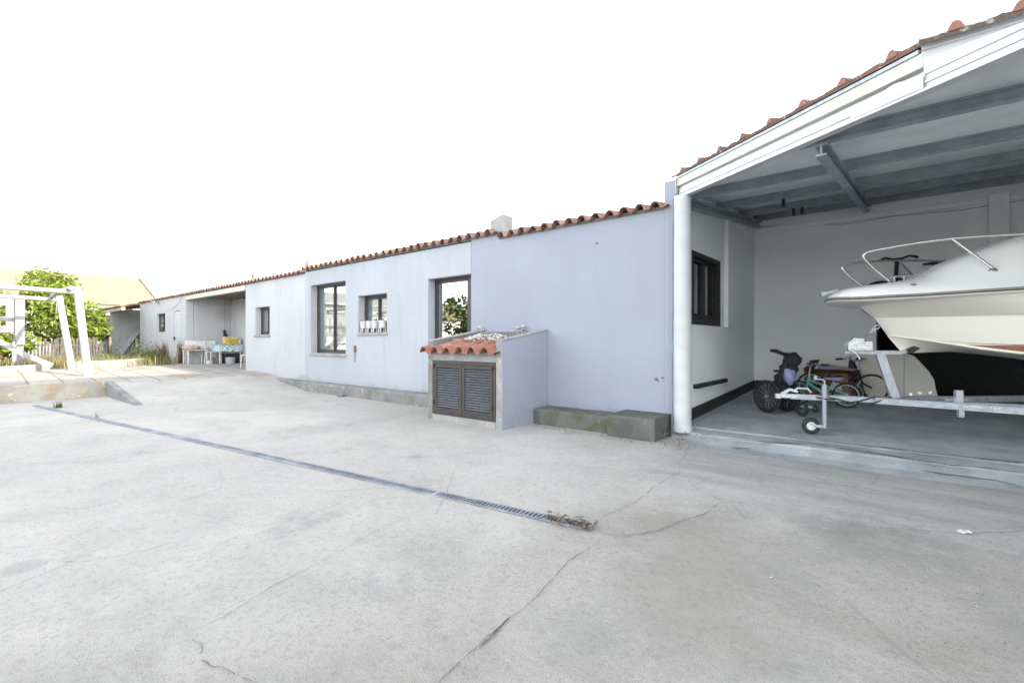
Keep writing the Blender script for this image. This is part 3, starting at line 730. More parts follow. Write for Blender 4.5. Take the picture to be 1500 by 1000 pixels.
def rafter(x, y0, y1):
    q = MB(); q.hexa([(x-.05,y0,roofz(y0)-.03),(x+.05,y0,roofz(y0)-.03),(x+.05,y1,roofz(y1)-.03),(x-.05,y1,roofz(y1)-.03),(x-.05,y0,roofz(y0)-.002),(x+.05,y0,roofz(y0)-.002),(x+.05,y1,roofz(y1)-.002),(x-.05,y1,roofz(y1)-.002)])
    q.hexa([(x-.008,y0,roofz(y0)-.1),(x+.008,y0,roofz(y0)-.1),(x+.008,y1,roofz(y1)-.1),(x-.008,y1,roofz(y1)-.1),(x-.008,y0,roofz(y0)-.031),(x+.008,y0,roofz(y0)-.031),(x+.008,y1,roofz(y1)-.031),(x-.008,y1,roofz(y1)-.031)])
    q.hexa([(x-.04,y0,roofz(y0)-.115),(x+.04,y0,roofz(y0)-.115),(x+.04,y1,roofz(y1)-.115),(x-.04,y1,roofz(y1)-.115),(x-.04,y0,roofz(y0)-.101),(x+.04,y0,roofz(y0)-.101),(x+.04,y1,roofz(y1)-.101),(x-.04,y1,roofz(y1)-.101)])
    q.build('rafter', MT['greysteel'], bay)
rafter(-.60, 4.85, YB-.02); rafter(XL+.09, 6.32, YB-.02); rafter(2.8, 2.2, YB-.02)
q = MB()
for x, y in ((-1.42, 7.80), (-1.5, 9.05), (-1.38, 9.05)):
    q = MB(); q.box((x-.015, y-.05, roofz(y)-.11), (x+.015, y+.05, roofz(y)-.002)); q.build('bracket', MT['black'], bay)
# eaves: lower channel beam, gap, upper board, drip strip
def fbar(t0, t1, dz0, dz1, o0, o1, name, mat, bev=.004, lab=None):
    q = MB(); q.hexa([fas(t0,dz0,o1), fas(t1,dz0,o1), fas(t1,dz0,o0), fas(t0,dz0,o0), fas(t0,dz1,o1), fas(t1,dz1,o1), fas(t1,dz1,o0), fas(t0,dz1,o0)])
    return q.build(name, mat, bay, bev, lab)
q = MB()
for (c0, c1, oo) in ((0, .018, .05), (.018, .052, .036), (.052, .066, .046), (.066, .095, .034), (.095, .108, .030)):
    q.hexa([fas(.02,c0,oo), fas(TE,c0,oo), fas(TE,c0,-.03), fas(.02,c0,-.03), fas(.02,c1,oo), fas(TE,c1,oo), fas(TE,c1,-.03), fas(.02,c1,-.03)])
q.build('eaves_beam', MT['whitemetal'], bay)
fbar(-.05, 3.16, .109, .156, -.06, -.025, 'shadow_gap', MT['greysteel'])
fbar(-.14, 3.16, .157, .252, -.02, .048, 'eaves_board', MT['creammetal'])
q = MB(); q.hexa([fas(3.161,.109,.038), fas(3.95,.109,.030), fas(3.95,.109,-.02), fas(3.161,.109,-.02), fas(3.161,.205,.046), fas(3.95,.112,.040), fas(3.95,.112,-.02), fas(3.161,.205,-.02)]); q.build('eaves_board', MT['whitemetal'], bay, .003, 'newer white sheet closing the end of the eaves')
fbar(-.14, 3.14, .2525, .282, -.02, .058, 'drip_strip', MT['galv'])
# buckled flap of sheet on the lower beam
q = MB(); n = 20; vs = []
for i in range(n+1):
    t = 2.62+.55*i/n; bul = .022*math.exp(-((i-13)/3.2)**2)
    vs += [fas(t, .02, .053), fas(t, .075+bul*1.5, .056+bul), fas(t, .112+bul*.8, .054+bul*.3)]
q.add(vs, [(3*i+k, 3*i+3+k, 3*i+4+k, 3*i+1+k) for i in range(n) for k in range(2)], True); q.build('buckled_flashing', MT['whitemetal'], bay)
# white gutter board where the roof edge turns parallel to the row
q = MB(); q.box((.045, 4.09, 2.90), (4.5, 4.14, 2.985)); q.box((.045, 4.072, 2.972), (4.5, 4.14, 3.052)); q.build('gutter_board', MT['whitemetal'], bay, .004)
# tiles seen end on: a raised cover every 0.4 m, lumpy mortar between
def edge_tiles(P, out, length, ph, per, name='roof', rise0=0.0):
    rr = random.Random(5); seg = 20; n = int(length/per*seg); vs = []; q = MB(); cw = .23
    rows = [(-.070, 0), (.10, .006), (.35, .02), (.8, .08), (1.6, .18)]
    for (dd, rise) in rows:
        for i in range(n+1):
            t = i*per/seg; p = ((t-ph+cw*per/2)/per) % 1
            cov = math.sqrt(max(0, 1-(2*p/cw-1)**2))*.048 if p < cw else 0
            lump = .014*mnoise.noise(V(t*9, dd*3, 2)) + .010*mnoise.noise(V(t*31, dd*3, 2))
            pt = P(t, .030 + cov + lump + rise, -dd); vs.append(pt)
    m1 = n+1; fs = [(j*m1+i, j*m1+i+1, (j+1)*m1+i+1, (j+1)*m1+i) for j in range(len(rows)-1) for i in range(n)]
    q.add(vs, fs, False); fr = vs[:m1]; lo = [P(i*per/seg, 0, .066) for i in range(m1)]
    q.add(lo + fr, [(i, i+1, m1+i+1, m1+i) for i in range(n)])
    rt = q.build(name, MT['tile_bay'], bay)
    k = 0
    while ph + k*per < length - .1:
        t = ph + k*per; g = MB(); o = [P(t-.042+.084*i/10, -.004+.030+.056*max(0, 1-abs(i/5-1)**2.2)*rr.uniform(.93,1.03), .074) for i in range(11)]
        g.prism(o, tuple(out*-.004)); g.build('tile_end', MT['tile_end'], rt); k += 1
edge_tiles(lambda t, dz, o: fas(t-.12, .286+dz, o), FN, 3.30, .254, .4045)
edge_tiles(lambda t, dz, o: V(.03+t, 4.14-o-.06, 2.985+dz), V(0,-1,0), 4.2, .175, .28)
# bay floor with its worn, cracked sloping threshold
prof = [(5.50, -.16), (5.70, -.128), (5.855, -.112), (5.875, -.104), (6.0, -.055), (6.02, -.032), (6.27, -.018), (6.29, .002), (6.5, .012), (YB+.02, floorz(YB))]
q = MB(); xs2 = [XL+.0+i*.2 for i in range(41)]; vs = []
for (y, z) in prof:
    for x in xs2:
        yy = y + (.045*mnoise.noise(V(x*1.3, y*2, 3)) + .018*mnoise.noise(V(x*6, y*2, 1)) if y < 6.1 else 0)
        if x < -2.0 and y < 6.1: yy = max(yy, y + .35*(-2.0-x)); 
        vs.append((x, min(yy, 6.18) if y < 6.1 else y, z))
nn = len(xs2)
q.add(vs, [(j*nn+i, j*nn+i+1, (j+1)*nn+i+1, (j+1)*nn+i) for j in range(len(prof)-1) for i in range(nn-1)])
bf = struct(q.build('bay_floor', MT['apron']))
def fl(z): return lambda a, b: atZ(a, b, z)
def strip(px, w, z, seed, jit=.012):
    o = crack(px, w, .006, seed, fl(z), 'crack', jit, -2); o.parent = bf
    o.location = court.location - bf.location
strip([(1150,641),(1210,648),(1290,655),(1360,664),(1430,671),(1500,678)], .055, .004, 31)
strip([(1075,636),(1150,641)], .008, .004, 32)
strip([(1066,643),(1130,648),(1187,651),(1250,659),(1320,670),(1395,682),(1440,685),(1500,693)], .045, -.030, 33)
strip([(1067,655),(1130,659),(1200,664),(1225,672),(1300,681),(1380,694),(1460,704),(1500,713)], .032, -.104, 34)
strip([(1187,651),(1230,660),(1262,667)], .010, -.05, 35)
strip([(1270,672),(1280,676)], .016, -.09, 36)

# ------------------------------------------------------------------ boat
BO = (-.764, 6.67, 0); BR = math.atan2(.309, .951)
def interp(tab, s):
    if s <= tab[0][0]: return tab[0][1]
    for (a, b), (c, d) in zip(tab, tab[1:]):
        if s <= c:
            t = (s-a)/(c-a); return b + (d-b)*t
    return tab[-1][1]
def smooth_interp(tab, s, h=.05):
    return sum(interp(tab, s+k*h) for k in (-1, -.5, 0, .5, 1))/5 if s > tab[0][0]+h else interp(tab, s)
LB = 4.9
def line(s0, ntab, ztab, u):
    s = s0 + (LB-s0)*u**1.9
    return (s, ntab(s), ztab(s))
sq = lambda s0, a, p=.5: (lambda s: a*max(0, s-s0)**p)
def tabf(t): return lambda s: interp(t, s)
sheer_n = [(0,0),(.008,.10),(.022,.19),(.057,.30),(.12,.42),(.23,.55),(.40,.69),(.615,.80),(.915,.95),(1.245,1.05),(1.8,1.12),(3,1.15),(4.9,1.12)]
sheer_z = [(0,1.597),(.12,1.575),(.23,1.566),(.615,1.561),(.915,1.566),(1.245,1.574),(2.5,1.60),(4.9,1.62)]
U = [i/46 for i in range(47)]
L_top = [line(.308, tabf([(.308,0),(.33,.10),(.37,.20),(.45,.36),(.615,.66),(.915,.89),(1.245,1.0),(1.8,1.075),(3,1.1),(4.9,1.07)]), lambda s: interp(sheer_z, s)-.045 - .02*max(0, 1-(s-.3)/.3), u) for u in U]
L_kn = [line(.449, tabf([(.449,0),(.46,.06),(.52,.16),(.75,.41),(1.035,.65),(1.339,.85),(1.9,.99),(3,1.04),(4.9,1.02)]), tabf([(.449,1.372),(.75,1.36),(1.339,1.346),(3,1.33),(4.9,1.33)]), u) for u in U]
L_ch = [line(.578, tabf([(.578,0),(.60,.06),(.853,.30),(1.178,.55),(1.409,.70),(2,.88),(3,.94),(4.9,.93)]), tabf([(.578,1.165),(.7,1.143),(.853,1.107),(1.178,1.027),(1.409,.987),(2,.93),(4.9,.88)]), u) for u in U]
L_ke = [line(.702, lambda s: 0, tabf([(.702,.985),(.78,.972),(1.0,.985),(1.4,.995),(2,.86),(4.9,.74)]), u) for u in U]
L_chA = [(s-.003, n+.014*min(1, i/6), z-.004) for i, (s, n, z) in enumerate(L_ch)]
L_chB = [(s+.006, max(0, n-.030), z-.014) for s, n, z in L_ch]
L_kn2 = [(s+.006, max(0, n-.030), z-.006) for s, n, z in L_kn]
boat = thing('motorboat', 'ivory motorboat with white foredeck and steel bow rails on a trailer', 'boat', BO, BR)
def both(fn):
    for sg in (1, -1): fn(sg)
def loft(mb, A, B, sg, sub=5, curve=0):
    m = len(A); vs = []
    for k in range(sub+1):
        t = k/sub
        for i in range(m):
            a, b = A[i], B[i]
            bl = curve*math.sin(math.pi*t)*min(1, i/8)
            vs.append((a[0]+(b[0]-a[0])*t, -sg*(a[1]+(b[1]-a[1])*t + bl), a[2]+(b[2]-a[2])*t))
    fs = []
    for k in range(sub):
        for i in range(m-1):
            f = (k*m+i, k*m+i+1, (k+1)*m+i+1, (k+1)*m+i)
            fs.append(f if sg > 0 else f[::-1])
    mb.add(vs, fs, True)
q = MB()
for sg in (1, -1):
    loft(q, L_top, L_kn, sg, 6, .012); loft(q, L_kn, L_kn2, sg, 1); loft(q, L_kn2, L_ch, sg, 6, .010); loft(q, L_ch, L_chA, sg, 1); loft(q, L_chA, L_chB, sg, 1); loft(q, L_chB, L_ke, sg, 5, -.01)
tr = [(L[-1][0], L[-1][1], L[-1][2]) for L in (L_top, L_kn, L_ch, L_ke)]
q.add([(a, -b, c) for a, b, c in tr] + [(a, b, c) for a, b, c in tr[2::-1]], [tuple(range(7))])
hull = q.build('hull', MT['hull'], boat, 0, None, True)
# stripes low on the topsides
def on_panel(i, v, out=.004):
    a, b = L_kn2[i], L_ch[i]; bl = .010*math.sin(math.pi*v)*min(1, i/8)
    return (a[0]+(b[0]-a[0])*v, a[1]+(b[1]-a[1])*v+bl+out, a[2]+(b[2]-a[2])*v)
def stripe(v0f, v1f, i0, i1):
    q = MB()
    for sg in (1, -1):
        vs = []
        for i in range(i0, i1+1):
            t = (i-i0)/(i1-i0); a = on_panel(i, v0f(t)); b2 = on_panel(i, v1f(t)); vs += [(a[0], -sg*a[1], a[2]), (b2[0], -sg*b2[1], b2[2])]
        q.add(vs, [(2*i, 2*i+1, 2*i+3, 2*i+2) for i in range(i1-i0)], True)
    return q.build('stripe', MT['stripe'], boat, 0, None, True)
stripe(lambda t: .94-.20*min(1, t*4.0), lambda t: .945-.18*min(1, t*4.0), 12, 45)
stripe(lambda t: .93-.14*min(1, t*7), lambda t: .935+.02*min(1, t*6), 15, 45)
# flange and rub rail
SN = lambda s: interp(sheer_n, s); SZ = lambda s: interp(sheer_z, s)
sh_s = [LB*(i/70)**2.2 for i in range(71)]
sheer = [(s, SN(s), SZ(s)) for s in sh_s]
q = MB()
for sg in (1, -1):
    A = [(s, n, z-.026) for s, n, z in sheer]; B = [(s+.012, max(0, n-.012), z-.045) for s, n, z in sheer]
    D = [(s, max(0, n-.001), z+.004) for s, n, z in sheer]
    loft(q, A, B, sg, 1)
    # underside of the bow platform back to the hull
    TB = [(L_top[0][0] + (LB-.308)*(i/70)**1.9, 0, 0) for i in range(71)]
    tn = [(p[0], p[1]) for p in L_top]; tz = [(p[0], p[2]) for p in L_top]
    T2 = [(s, interp(tn, s), interp(tz, s)) for s, _, _ in TB]
    loft(q, B, T2, sg, 2)
q.build('hull_flange', MT['hull'], boat, 0, None, True, True)
q = MB()
for sg in (1, -1):
    vs = []
    for s, n, z in sheer:
        k = .010
        vs += [(s-.008*(n < .3), -sg*(n+k), z+.002), (s-.010*(n < .3), -sg*(n+k+.004), z-.007), (s-.008*(n < .3), -sg*(n+k), z-.016), (s, -sg*max(0, n-.005), z-.022), (s, -sg*max(0, n-.005), z+.006)]
    m5 = 5; q.add(vs, [(i*m5+k, (i+1)*m5+k, (i+1)*m5+(k+1) % m5, i*m5+(k+1) % m5) for i in range(len(sheer)-1) for k in range(m5)], True)
q.build('rub_rail', MT['rubrail'], boat, 0, None, True)
# deck
dz_c = [(0,1.60),(.03,1.635),(.13,1.70),(.35,1.725),(.60,1.748),(.74,1.775),(.81,1.81),(.90,1.872),(1.0,1.932),(1.18,2.005),(1.346,2.078),(1.49,2.132),(1.735,2.185),(2.2,2.24),(2.8,2.26),(4.9,1.75)]
def deck_z(s, w):
    zs, zc = SZ(s)+.004, smooth_interp(dz_c, s, .06); up = zc-zs
    toe = min(up, .17); hi = max(0, up-.17)
    g = sst(.93, .42, w)
    return zs + toe*(1-w**7)*(1-.35*w*w) + hi*(g*.85 + .15*(1-w*w))
NW = 22; q = MB(); vs = []
for s, n, z in sheer:
    for k in range(-NW, NW+1):
        w = k/NW; w = math.copysign(abs(w)**.8, w); vs.append((s + .0*abs(w), -n*w, deck_z(s, abs(w)) if n > 0 else SZ(0)+.004))
mw = 2*NW+1
q.add(vs, [(i*mw+k, i*mw+k+1, (i+1)*mw+k+1, (i+1)*mw+k) for i in range(len(sheer)-1) for k in range(mw-1)], True)
dk = q.build('deck', MT['deck'], boat, 0, None, True, True)
q = MB(); q.blob((.60, -.655, deck_z(.60,.655/SN(.60))), .026, 3, 12, .55, .1); q.build('fairlead', MT['rust'], dk, 0, None, True)
q = MB(); q.prism([(1.60,-.78,1.93),(1.75,-.80,1.93),(1.78,-.79,1.96),(1.66,-.77,1.965)], (0, .01, .004)); q.build('decal', MT['navy'], dk, 0, None, True)
# bow rails
def rail(sg):
    P = lambda s, n, z: (s, -sg*n, z)
    q = MB()
    zb = deck_z(.485, .55)
    pts = [P(.485,.40,zb+.01), P(.34,.412,1.868), P(.262,.418,1.965), P(.243,.42,1.995), P(.246,.423,2.02), P(.272,.43,2.045), P(.34,.455,2.058), P(.50,.52,2.075), P(.683,.60,2.088), P(.894,.68,2.094), P(1.12,.74,2.088), P(1.362,.80,2.075), P(2.2,.92,2.03), P(2.45,.95,1.95), P(2.5,.95,deck_z(2.5,.83))]
    q.tube(pts, .0125, 10)
    q.tube([P(.894,.68,2.09), P(1.156,.78,deck_z(1.156,.76)+.012)], .0125, 10)
    r = q.build('bow_rail', MT['chrome'], boat, 0, None, True)
    for (s, n) in ((.485,.40), (1.156,.78)):
        z = deck_z(s, n/SN(s)); f = MB(); f.lathe(P(s, n, z-.012), [(.034, 0), (.032, .016), (.018, .03)], 14); f.build('rail_foot', MT['chrome'], r, 0, None, True)
rail(1); rail(-1)
# bow roller, cleat, grab rail
q = MB(); z = 1.70
q.bar((.10,-.03,1.69), (-.05,-.03,1.650), .005, .030); q.bar((.10,.03,1.69), (-.05,.03,1.650), .005, .030); q.cyl((-.045,-.035,1.652), (-.045,.035,1.652), .026, 14); q.torus((-.045,0,1.682), (0,1,0), .026, .005, 14, 6); q.build('bow_roller', MT['galv'], boat, 0, None, True)
q = MB(); zc = deck_z(.70, 0); q.tube([(.56,-.03,zc+.015),(.60,-.03,zc+.05),(.74,-.03,zc+.055),(.80,-.03,zc+.05)], .012, 8); q.cyl((.63,-.03,zc-.02),(.63,-.03,zc+.05),.014,8); q.cyl((.72,-.03,zc-.02),(.72,-.03,zc+.05),.014,8); q.tube([(.76,-.10,zc+.03),(.82,-.10,zc+.07),(.93,-.10,zc+.13)], .011, 8); q.build('cleat', MT['galv'], boat, 0, None, True)
q = MB(); q.torus((.48, 0, 1.262), (0, 1, .3), .022, .008, 14, 6); q.build('bow_eye', MT['chrome'], boat, 0, None, True)

# ------------------------------------------------------------------ trailer
tl = thing('boat_trailer', 'galvanised boat trailer with winch post and jockey wheel under the boat', 'trailer', BO, BR)
q = MB(); q.bar((-.38,0,.446), (.62,0,.440), .07, .062); q.bar((.60,0,.437), (3.6,0,.40), .06, .055); q.build('tongue', MT['galv'], tl, .004, None, True)
for sg in (1, -1):
    q = MB(); pts = [(.46, .035), (1.502, .52), (2.3, .90), (4.4, .98)]
    for (a, c), (d, e) in zip(pts, pts[1:]):
        q.bar((a, -sg*c, .438), (d, -sg*e, .438), .05, .058); q.bar((a, -sg*(c+.001), .415), (d, -sg*(e+.001), .415), .056, .022); q.bar((a, -sg*(c+.001), .468), (d, -sg*(e+.001), .468), .056, .012)
    q.build('side_beam', MT['galv'], tl, .003, None, True)
    q = MB(); q.torus((3.3, -sg*1.15, .31), (0,1,0), .20, .10, 26, 10); wh = q.build('wheel', MT['black'], tl, 0, None, True); q = MB(); q.cyl((3.3,-sg*1.09,.31),(3.3,-sg*1.21,.31), .13, 20); q.build('rim', MT['galv'], wh, 0, None, True)
    q = MB(); q.bar((2.5,-sg*.45,.78),(4.6,-sg*.45,.74),.08,.06); q.bar((2.7,-sg*.45,.47),(2.7,-sg*.45,.76),.05,.05); q.bar((4,-sg*.45,.47),(4,-sg*.45,.74),.05,.05); q.build('bunk', MT['galv'], tl, 0, None, True)
q = MB(); q.bar((3.3,-1.1,.31),(3.3,1.1,.31),.06,.06); q.bar((2.7,-.9,.45),(2.7,.9,.45),.06,.06); q.bar((4,-.95,.45),(4,.95,.45),.06,.06); q.build('axle', MT['galv'], tl, 0, None, True)
q = MB(); q.bar((-.50,0,.452),(-.30,0,.452),.075,.05); q.bar((-.47,0,.47),(-.38,0,.53),.05,.035); q.bar((-.38,0,.53),(-.30,0,.50),.05,.03); q.cyl((-.50,0,.42),(-.50,0,.475),.042,14); q.tube([(-.36,0,.50),(-.30,0,.545),(-.20,0,.545),(-.16,0,.50)], .014, 8); q.build('coupling', MT['zinc'], tl, .004, None, True)
# jockey wheel
q = MB(); q.cyl((-.04,-.07,.42),(-.04,-.07,.60),.030,16); q.cyl((-.04,-.07,.10),(-.04,-.07,.44),.024,16); q.bar((-.04,-.07,.118),(-.19,-.07,.128),.06,.035)
q.tube([(-.04,-.07,.58),(-.04,-.07,.645),(-.055,-.07,.658),(-.12,-.07,.665)], .011, 8); q.cyl((-.13,-.07,.655),(-.13,-.07,.70),.020,10); q.box((-.08,-.075,.425),(0,-.02,.47))
jk = q.build('jockey_stand', MT['galv'], tl, .003, None, True)
q = MB(); q.torus((-.175,-.07,.118),(0,1,0),.068,.028,26,10); jw = q.build('jockey_wheel', MT['black'], tl, 0, None, True)
q = MB(); q.cyl((-.175,-.090,.118),(-.175,-.050,.118), .048, 20); q.cyl((-.175,-.102,.118),(-.175,-.09,.118), .018, 12); q.build('rim', MT['rubber_grey'], jw, 0, None, True)
# winch post and stand
q = MB(); q.bar((.50,0,.985),(.645,0,.47),.07,.085,up=(1,0,.3)); q.bar((.17,0,.978),(.70,0,.975),.06,.045); q.bar((.70,0,.975),(.79,0,1.025),.055,.045); q.build('winch_post', MT['galv'], tl, .004, None, True)
q = MB(); q.bar((.755,-.045,.985),(.845,-.045,1.06),.05,.06); q.bar((.755,.045,.985),(.845,.045,1.06),.05,.06); q.build('bow_stop', MT['black'], tl, .006, None, True)
q = MB(); q.box((.19,-.075,1.0),(.42,-.066,1.10)); q.box((.19,.066,1.0),(.42,.075,1.10)); q.prism([(.17,-.078,1.06),(.24,-.078,1.14),(.33,-.078,1.135),(.345,-.078,1.09),(.24,-.078,1.05)], (0,-.012,0)); q.cyl((.30,-.06,1.08),(.30,.06,1.08),.045,18); q.cyl((.22,-.10,1.03),(.22,-.07,1.03),.04,14); q.cyl((.36,-.066,1.05),(.36,.066,1.05),.012,8)
wi = q.build('winch', MT['zinc'], tl, .002, None, True)
q = MB(); q.torus((.345,0,1.075),(0,1,0),.052,.020,20,8); q.build('cable_coil', plain('rope_coil', (.28,.24,.15), .9), wi, 0, None, True)
q = MB(); q.box((.355,-.080,1.01),(.415,-.0755,1.045)); q.build('maker_plate', MT['dirtywhite'], wi, 0, None, True)
q = MB(); q.tube([(.20,-.09,1.03),(.26,-.115,.96),(.29,-.115,.90)], .010, 8); q.build('crank', MT['zinc'], wi, 0, None, True)
q = MB(); q.bar((.33,0,1.125),(.41,0,1.19),.035,.004); q.build('strap', MT['strap'], wi, 0, None, True)
q = MB(); q.tube([(.41,0,1.19),(.44,0,1.225),(.475,0,1.25)], .010, 8); q.torus((.445,0,1.23),(.3,1,0),.018,.006,12,6); q.build('snap_hook', MT['zinc'], wi, 0, None, True)
# roller bracket through the near beam, and brake/lamp cables
for sg in (1,):
    q = MB(); q.box((1.07,-.36,.33),(1.115,-.31,.41)); q.box((1.07,-.30,.47),(1.13,-.24,.60)); q.bar((1.0,-.28,.50),(1.2,-.20,.50),.05,.03); q.box((1.03,-.358,.48),(1.045,-.335,.53)); q.build('keel_bracket', MT['galv'], tl, .003, None, True)
q = MB(); q.tube([(-.10,-.04,.49),(-.02,-.06,.47),(.02,-.05,.455),(.12,-.055,.43),(.22,-.06,.405),(.32,-.058,.43),(.42,-.05,.47),(.50,-.04,.478)], .008, 6)
q.tube([(-.12,-.045,.45),(-.03,-.105,.44),(.06,-.05,.43)], .008, 6); q.tube([(.18,-.06,.40),(.33,-.062,.385),(.42,-.065,.40),(.50,-.075,.45),(.60,-.06,.485)], .008, 6); q.build('cable', MT['black'], tl, 0, None, True)
q = MB()
for i, p in enumerate(((.78,.18,.52),(.86,.17,.535),(.95,.17,.545))): q.cyl((p[0],-.0,p[2]),(p[0],-.03,p[2]),.016,10)
q.build('reflector', MT['dirtywhite'], tl, 0, None, True)
def text(body, size, mat, parent, loc, rot, name):
    cu = bpy.data.curves.new(name, 'FONT'); cu.body = body; cu.size = size; cu.extrude = .0006; cu.materials.append(mat); cu.shear = .2
    t0 = bpy.data.objects.new(name, cu); C.objects.link(t0); bpy.context.view_layer.update()
    me = bpy.data.meshes.new_from_object(t0.evaluated_get(bpy.context.evaluated_depsgraph_get())); bpy.data.objects.remove(t0)
    me.materials.clear(); me.materials.append(mat)
    o = bpy.data.objects.new(name, me); C.objects.link(o); o.parent = parent; o.location = loc; o.rotation_euler = rot; return o
ang = math.atan2(-(.52-.035), 1.502-.46)
def on_beam(s): return (s, -(.035+(s-.46)*(.52-.035)/(1.502-.46)) - .030, .436)
p = on_beam(1.10); text('Erdelix', .050, MT['dirtywhite'], tl, p, (rad(90), 0, ang), 'lettering')
p = on_beam(1.27); text('T.S.R', .038, MT['dirtywhite'], tl, p, (rad(90), 0, ang), 'lettering')

# ------------------------------------------------------------------ bicycles and the clutter by the back wall
def wheel_part(parent, c, r, tr_, rimmat, nsp=18, hubmat=None):
    q = MB(); q.torus(c, (0,1,0), r-tr_, tr_, 30, 8); w = q.build('wheel', MT['black'], parent, 0, None, True)
    q = MB(); q.torus(c, (0,1,0), r-2*tr_-.004, .007, 30, 6); q.build('rim', rimmat, w, 0, None, True)
    q = MB(); q.cyl((c[0],c[1]-.03,c[2]), (c[0],c[1]+.03,c[2]), .016, 10)
    for k in range(nsp):
        a = 2*math.pi*k/nsp; sd = .018*(1 if k % 2 else -1)
        q.tube([(c[0],c[1]+sd,c[2]), (c[0]+math.cos(a)*(r-2*tr_), c[1], c[2]+math.sin(a)*(r-2*tr_))], .0018, 4, False)
    q.build('spokes', MT['zinc'], w, 0, None, True); return w
def bicycle(label, loc, rz, r, wb, frame, rimmat, saddle, group=None, guard=None, tilt=None, seat_h=None, bar_h=None, turn=0, barmat='zinc'):
    b = thing('bicycle', label, 'bicycle', loc, rz, group)
    if tilt: b.rotation_euler = tilt
    sh = seat_h or r*2.0; bh = bar_h or r*2.6; bb = (wb*.42, 0, r*.95); hd = (wb*.80, 0, r*2.05); st = (wb*.28, 0, sh*.86)
    wheel_part(b, (0,0,r), r, r*.085, rimmat); wheel_part(b, (wb,0,r), r, r*.085, rimmat)
    q = MB(); t = .014
    q.tube([bb, (hd[0], 0, hd[2]-.05)], t*1.5, 10); q.tube([(st[0]+.02,0,st[2]*.82), (hd[0]-.01, 0, hd[2]+.0)], t*1.1, 8); q.tube([bb, st], t, 8); q.cyl((hd[0]+.01,0,hd[2]-.08),(hd[0]-.015,0,hd[2]+.05), t*1.4, 10)
    for sd in (.04, -.04): q.tube([(0,sd,r), (bb[0],sd*.6,bb[2])], t*.6, 6); q.tube([(0,sd,r), (st[0],sd*.5,st[2]*.85)], t*.6, 6)
    q.build('frame', frame, b, 0, None, True)
    q = MB()
    for sd in (.035, -.035): q.tube([(hd[0]+.012,sd,hd[2]-.09), (hd[0]+.05,sd,r*1.3), (wb,sd,r)], t*.8, 8)
    q.cyl((hd[0]+.012,-.04,hd[2]-.09),(hd[0]+.012,.04,hd[2]-.09), t, 8); q.build('fork', frame, b, 0, None, True)
    q = MB(); top = (hd[0]-.03, 0, bh); c, s_ = math.cos(turn), math.sin(turn)
    q.tube([(hd[0]-.012,0,hd[2]+.04), top], t*.8, 8)
    def hb(dx, dy, dz): return (top[0]+dx*c-dy*s_, dx*s_+dy*c, top[2]+dz)
    q.tube([hb(-.09,-.21,.03), hb(-.02,-.15,.04), hb(.02,-.06,.0), hb(.02,.06,.0), hb(-.02,.15,.04), hb(-.09,.21,.03)], .012 if barmat == 'zinc' else .018, 8)
    if barmat != 'zinc': q.tube([(hd[0]-.012,0,hd[2]-.05), top], .03, 10)
    hbar = q.build('handlebar', MT[barmat], b, 0, None, True)
    for sd in (-1, 1):
        q = MB(); q.tube([hb(-.085,sd*.205,.03), hb(-.17,sd*.235,.022)], [.017,.019], 10); q.tube([hb(-.06,sd*.19,.03), hb(-.02,sd*.235,.03), hb(-.09,sd*.26,.02)], .006, 6); q.build('grip', MT['black'], hbar, 0, None, True)
    q = MB(); vs = []; 
    prof = [(-.13,.005,.05),(-.10,.065,.06),(-.03,.062,.05),(.04,.03,.045),(.12,.016,.04),(.135,.004,.03)]
    for (dx, wd, hh) in prof: vs += [(st[0]-.01+dx,-wd,sh), (st[0]-.01+dx,-wd*.7,sh+hh*.8), (st[0]-.01+dx,wd*.7,sh+hh*.8), (st[0]-.01+dx,wd,sh)]
    q.add(vs, [(4*i+k, 4*i+4+k, 4*i+4+(k+1) % 4, 4*i+(k+1) % 4) for i in range(len(prof)-1) for k in range(4)], True); q.cyl((st[0],0,st[2]-.03),(st[0]-.01,0,sh+.01), .012, 8); q.build('saddle', saddle, b, .004, None, True)
    q = MB(); q.cyl((bb[0],-.055,bb[2]),(bb[0],-.04,bb[2]), r*.33, 18); q.tube([(bb[0],-.07,bb[2]),(bb[0]+.10,-.075,bb[2]-.05)], .008, 6); q.tube([(bb[0],.07,bb[2]),(bb[0]-.10,.075,bb[2]+.05)], .008, 6)
    cr = q.build('crank', MT['zinc'], b, 0, None, True)
    for p in ((bb[0]+.10,-.115,bb[2]-.05), (bb[0]-.10,.115,bb[2]+.05)):
        q = MB(); q.box((p[0]-.035,p[1]-.04,p[2]-.01),(p[0]+.035,p[1]+.04,p[2]+.01)); q.build('pedal', MT['black'], cr, .003, None, True)
    if guard:
        for cx, a0, a1 in ((0, rad(40), rad(200)), (wb, rad(30), rad(150))):
            q = MB(); n = 14; vs = []
            for i in range(n+1):
                a = a0+(a1-a0)*i/n
                for w_ in (-.022, .022): vs.append((cx+math.cos(a)*(r+.018), w_, r+math.sin(a)*(r+.018)))
            q.add(vs, [(2*i, 2*i+1, 2*i+3, 2*i+2) for i in range(n)], True); q.build('mudguard', guard, b, 0, None, True)
    return b
Yb = 8.62
bicycle('small teal child bicycle with pale mudguards parked behind the trailer tongue', (-.745, Yb, floorz(Yb)), rad(176), .185, .62, MT['teal'], MT['zinc'], MT['purple'], guard=MT['mint'], seat_h=.40, bar_h=.60, turn=.5)
bicycle('black bicycle half hidden behind the teal one and a brown box', (-1.28, 9.28, floorz(9.28)), rad(4), .22, .80, MT['blackfab'], MT['rubber_grey'], MT['purple'], seat_h=.50, bar_h=.64, turn=-.6)
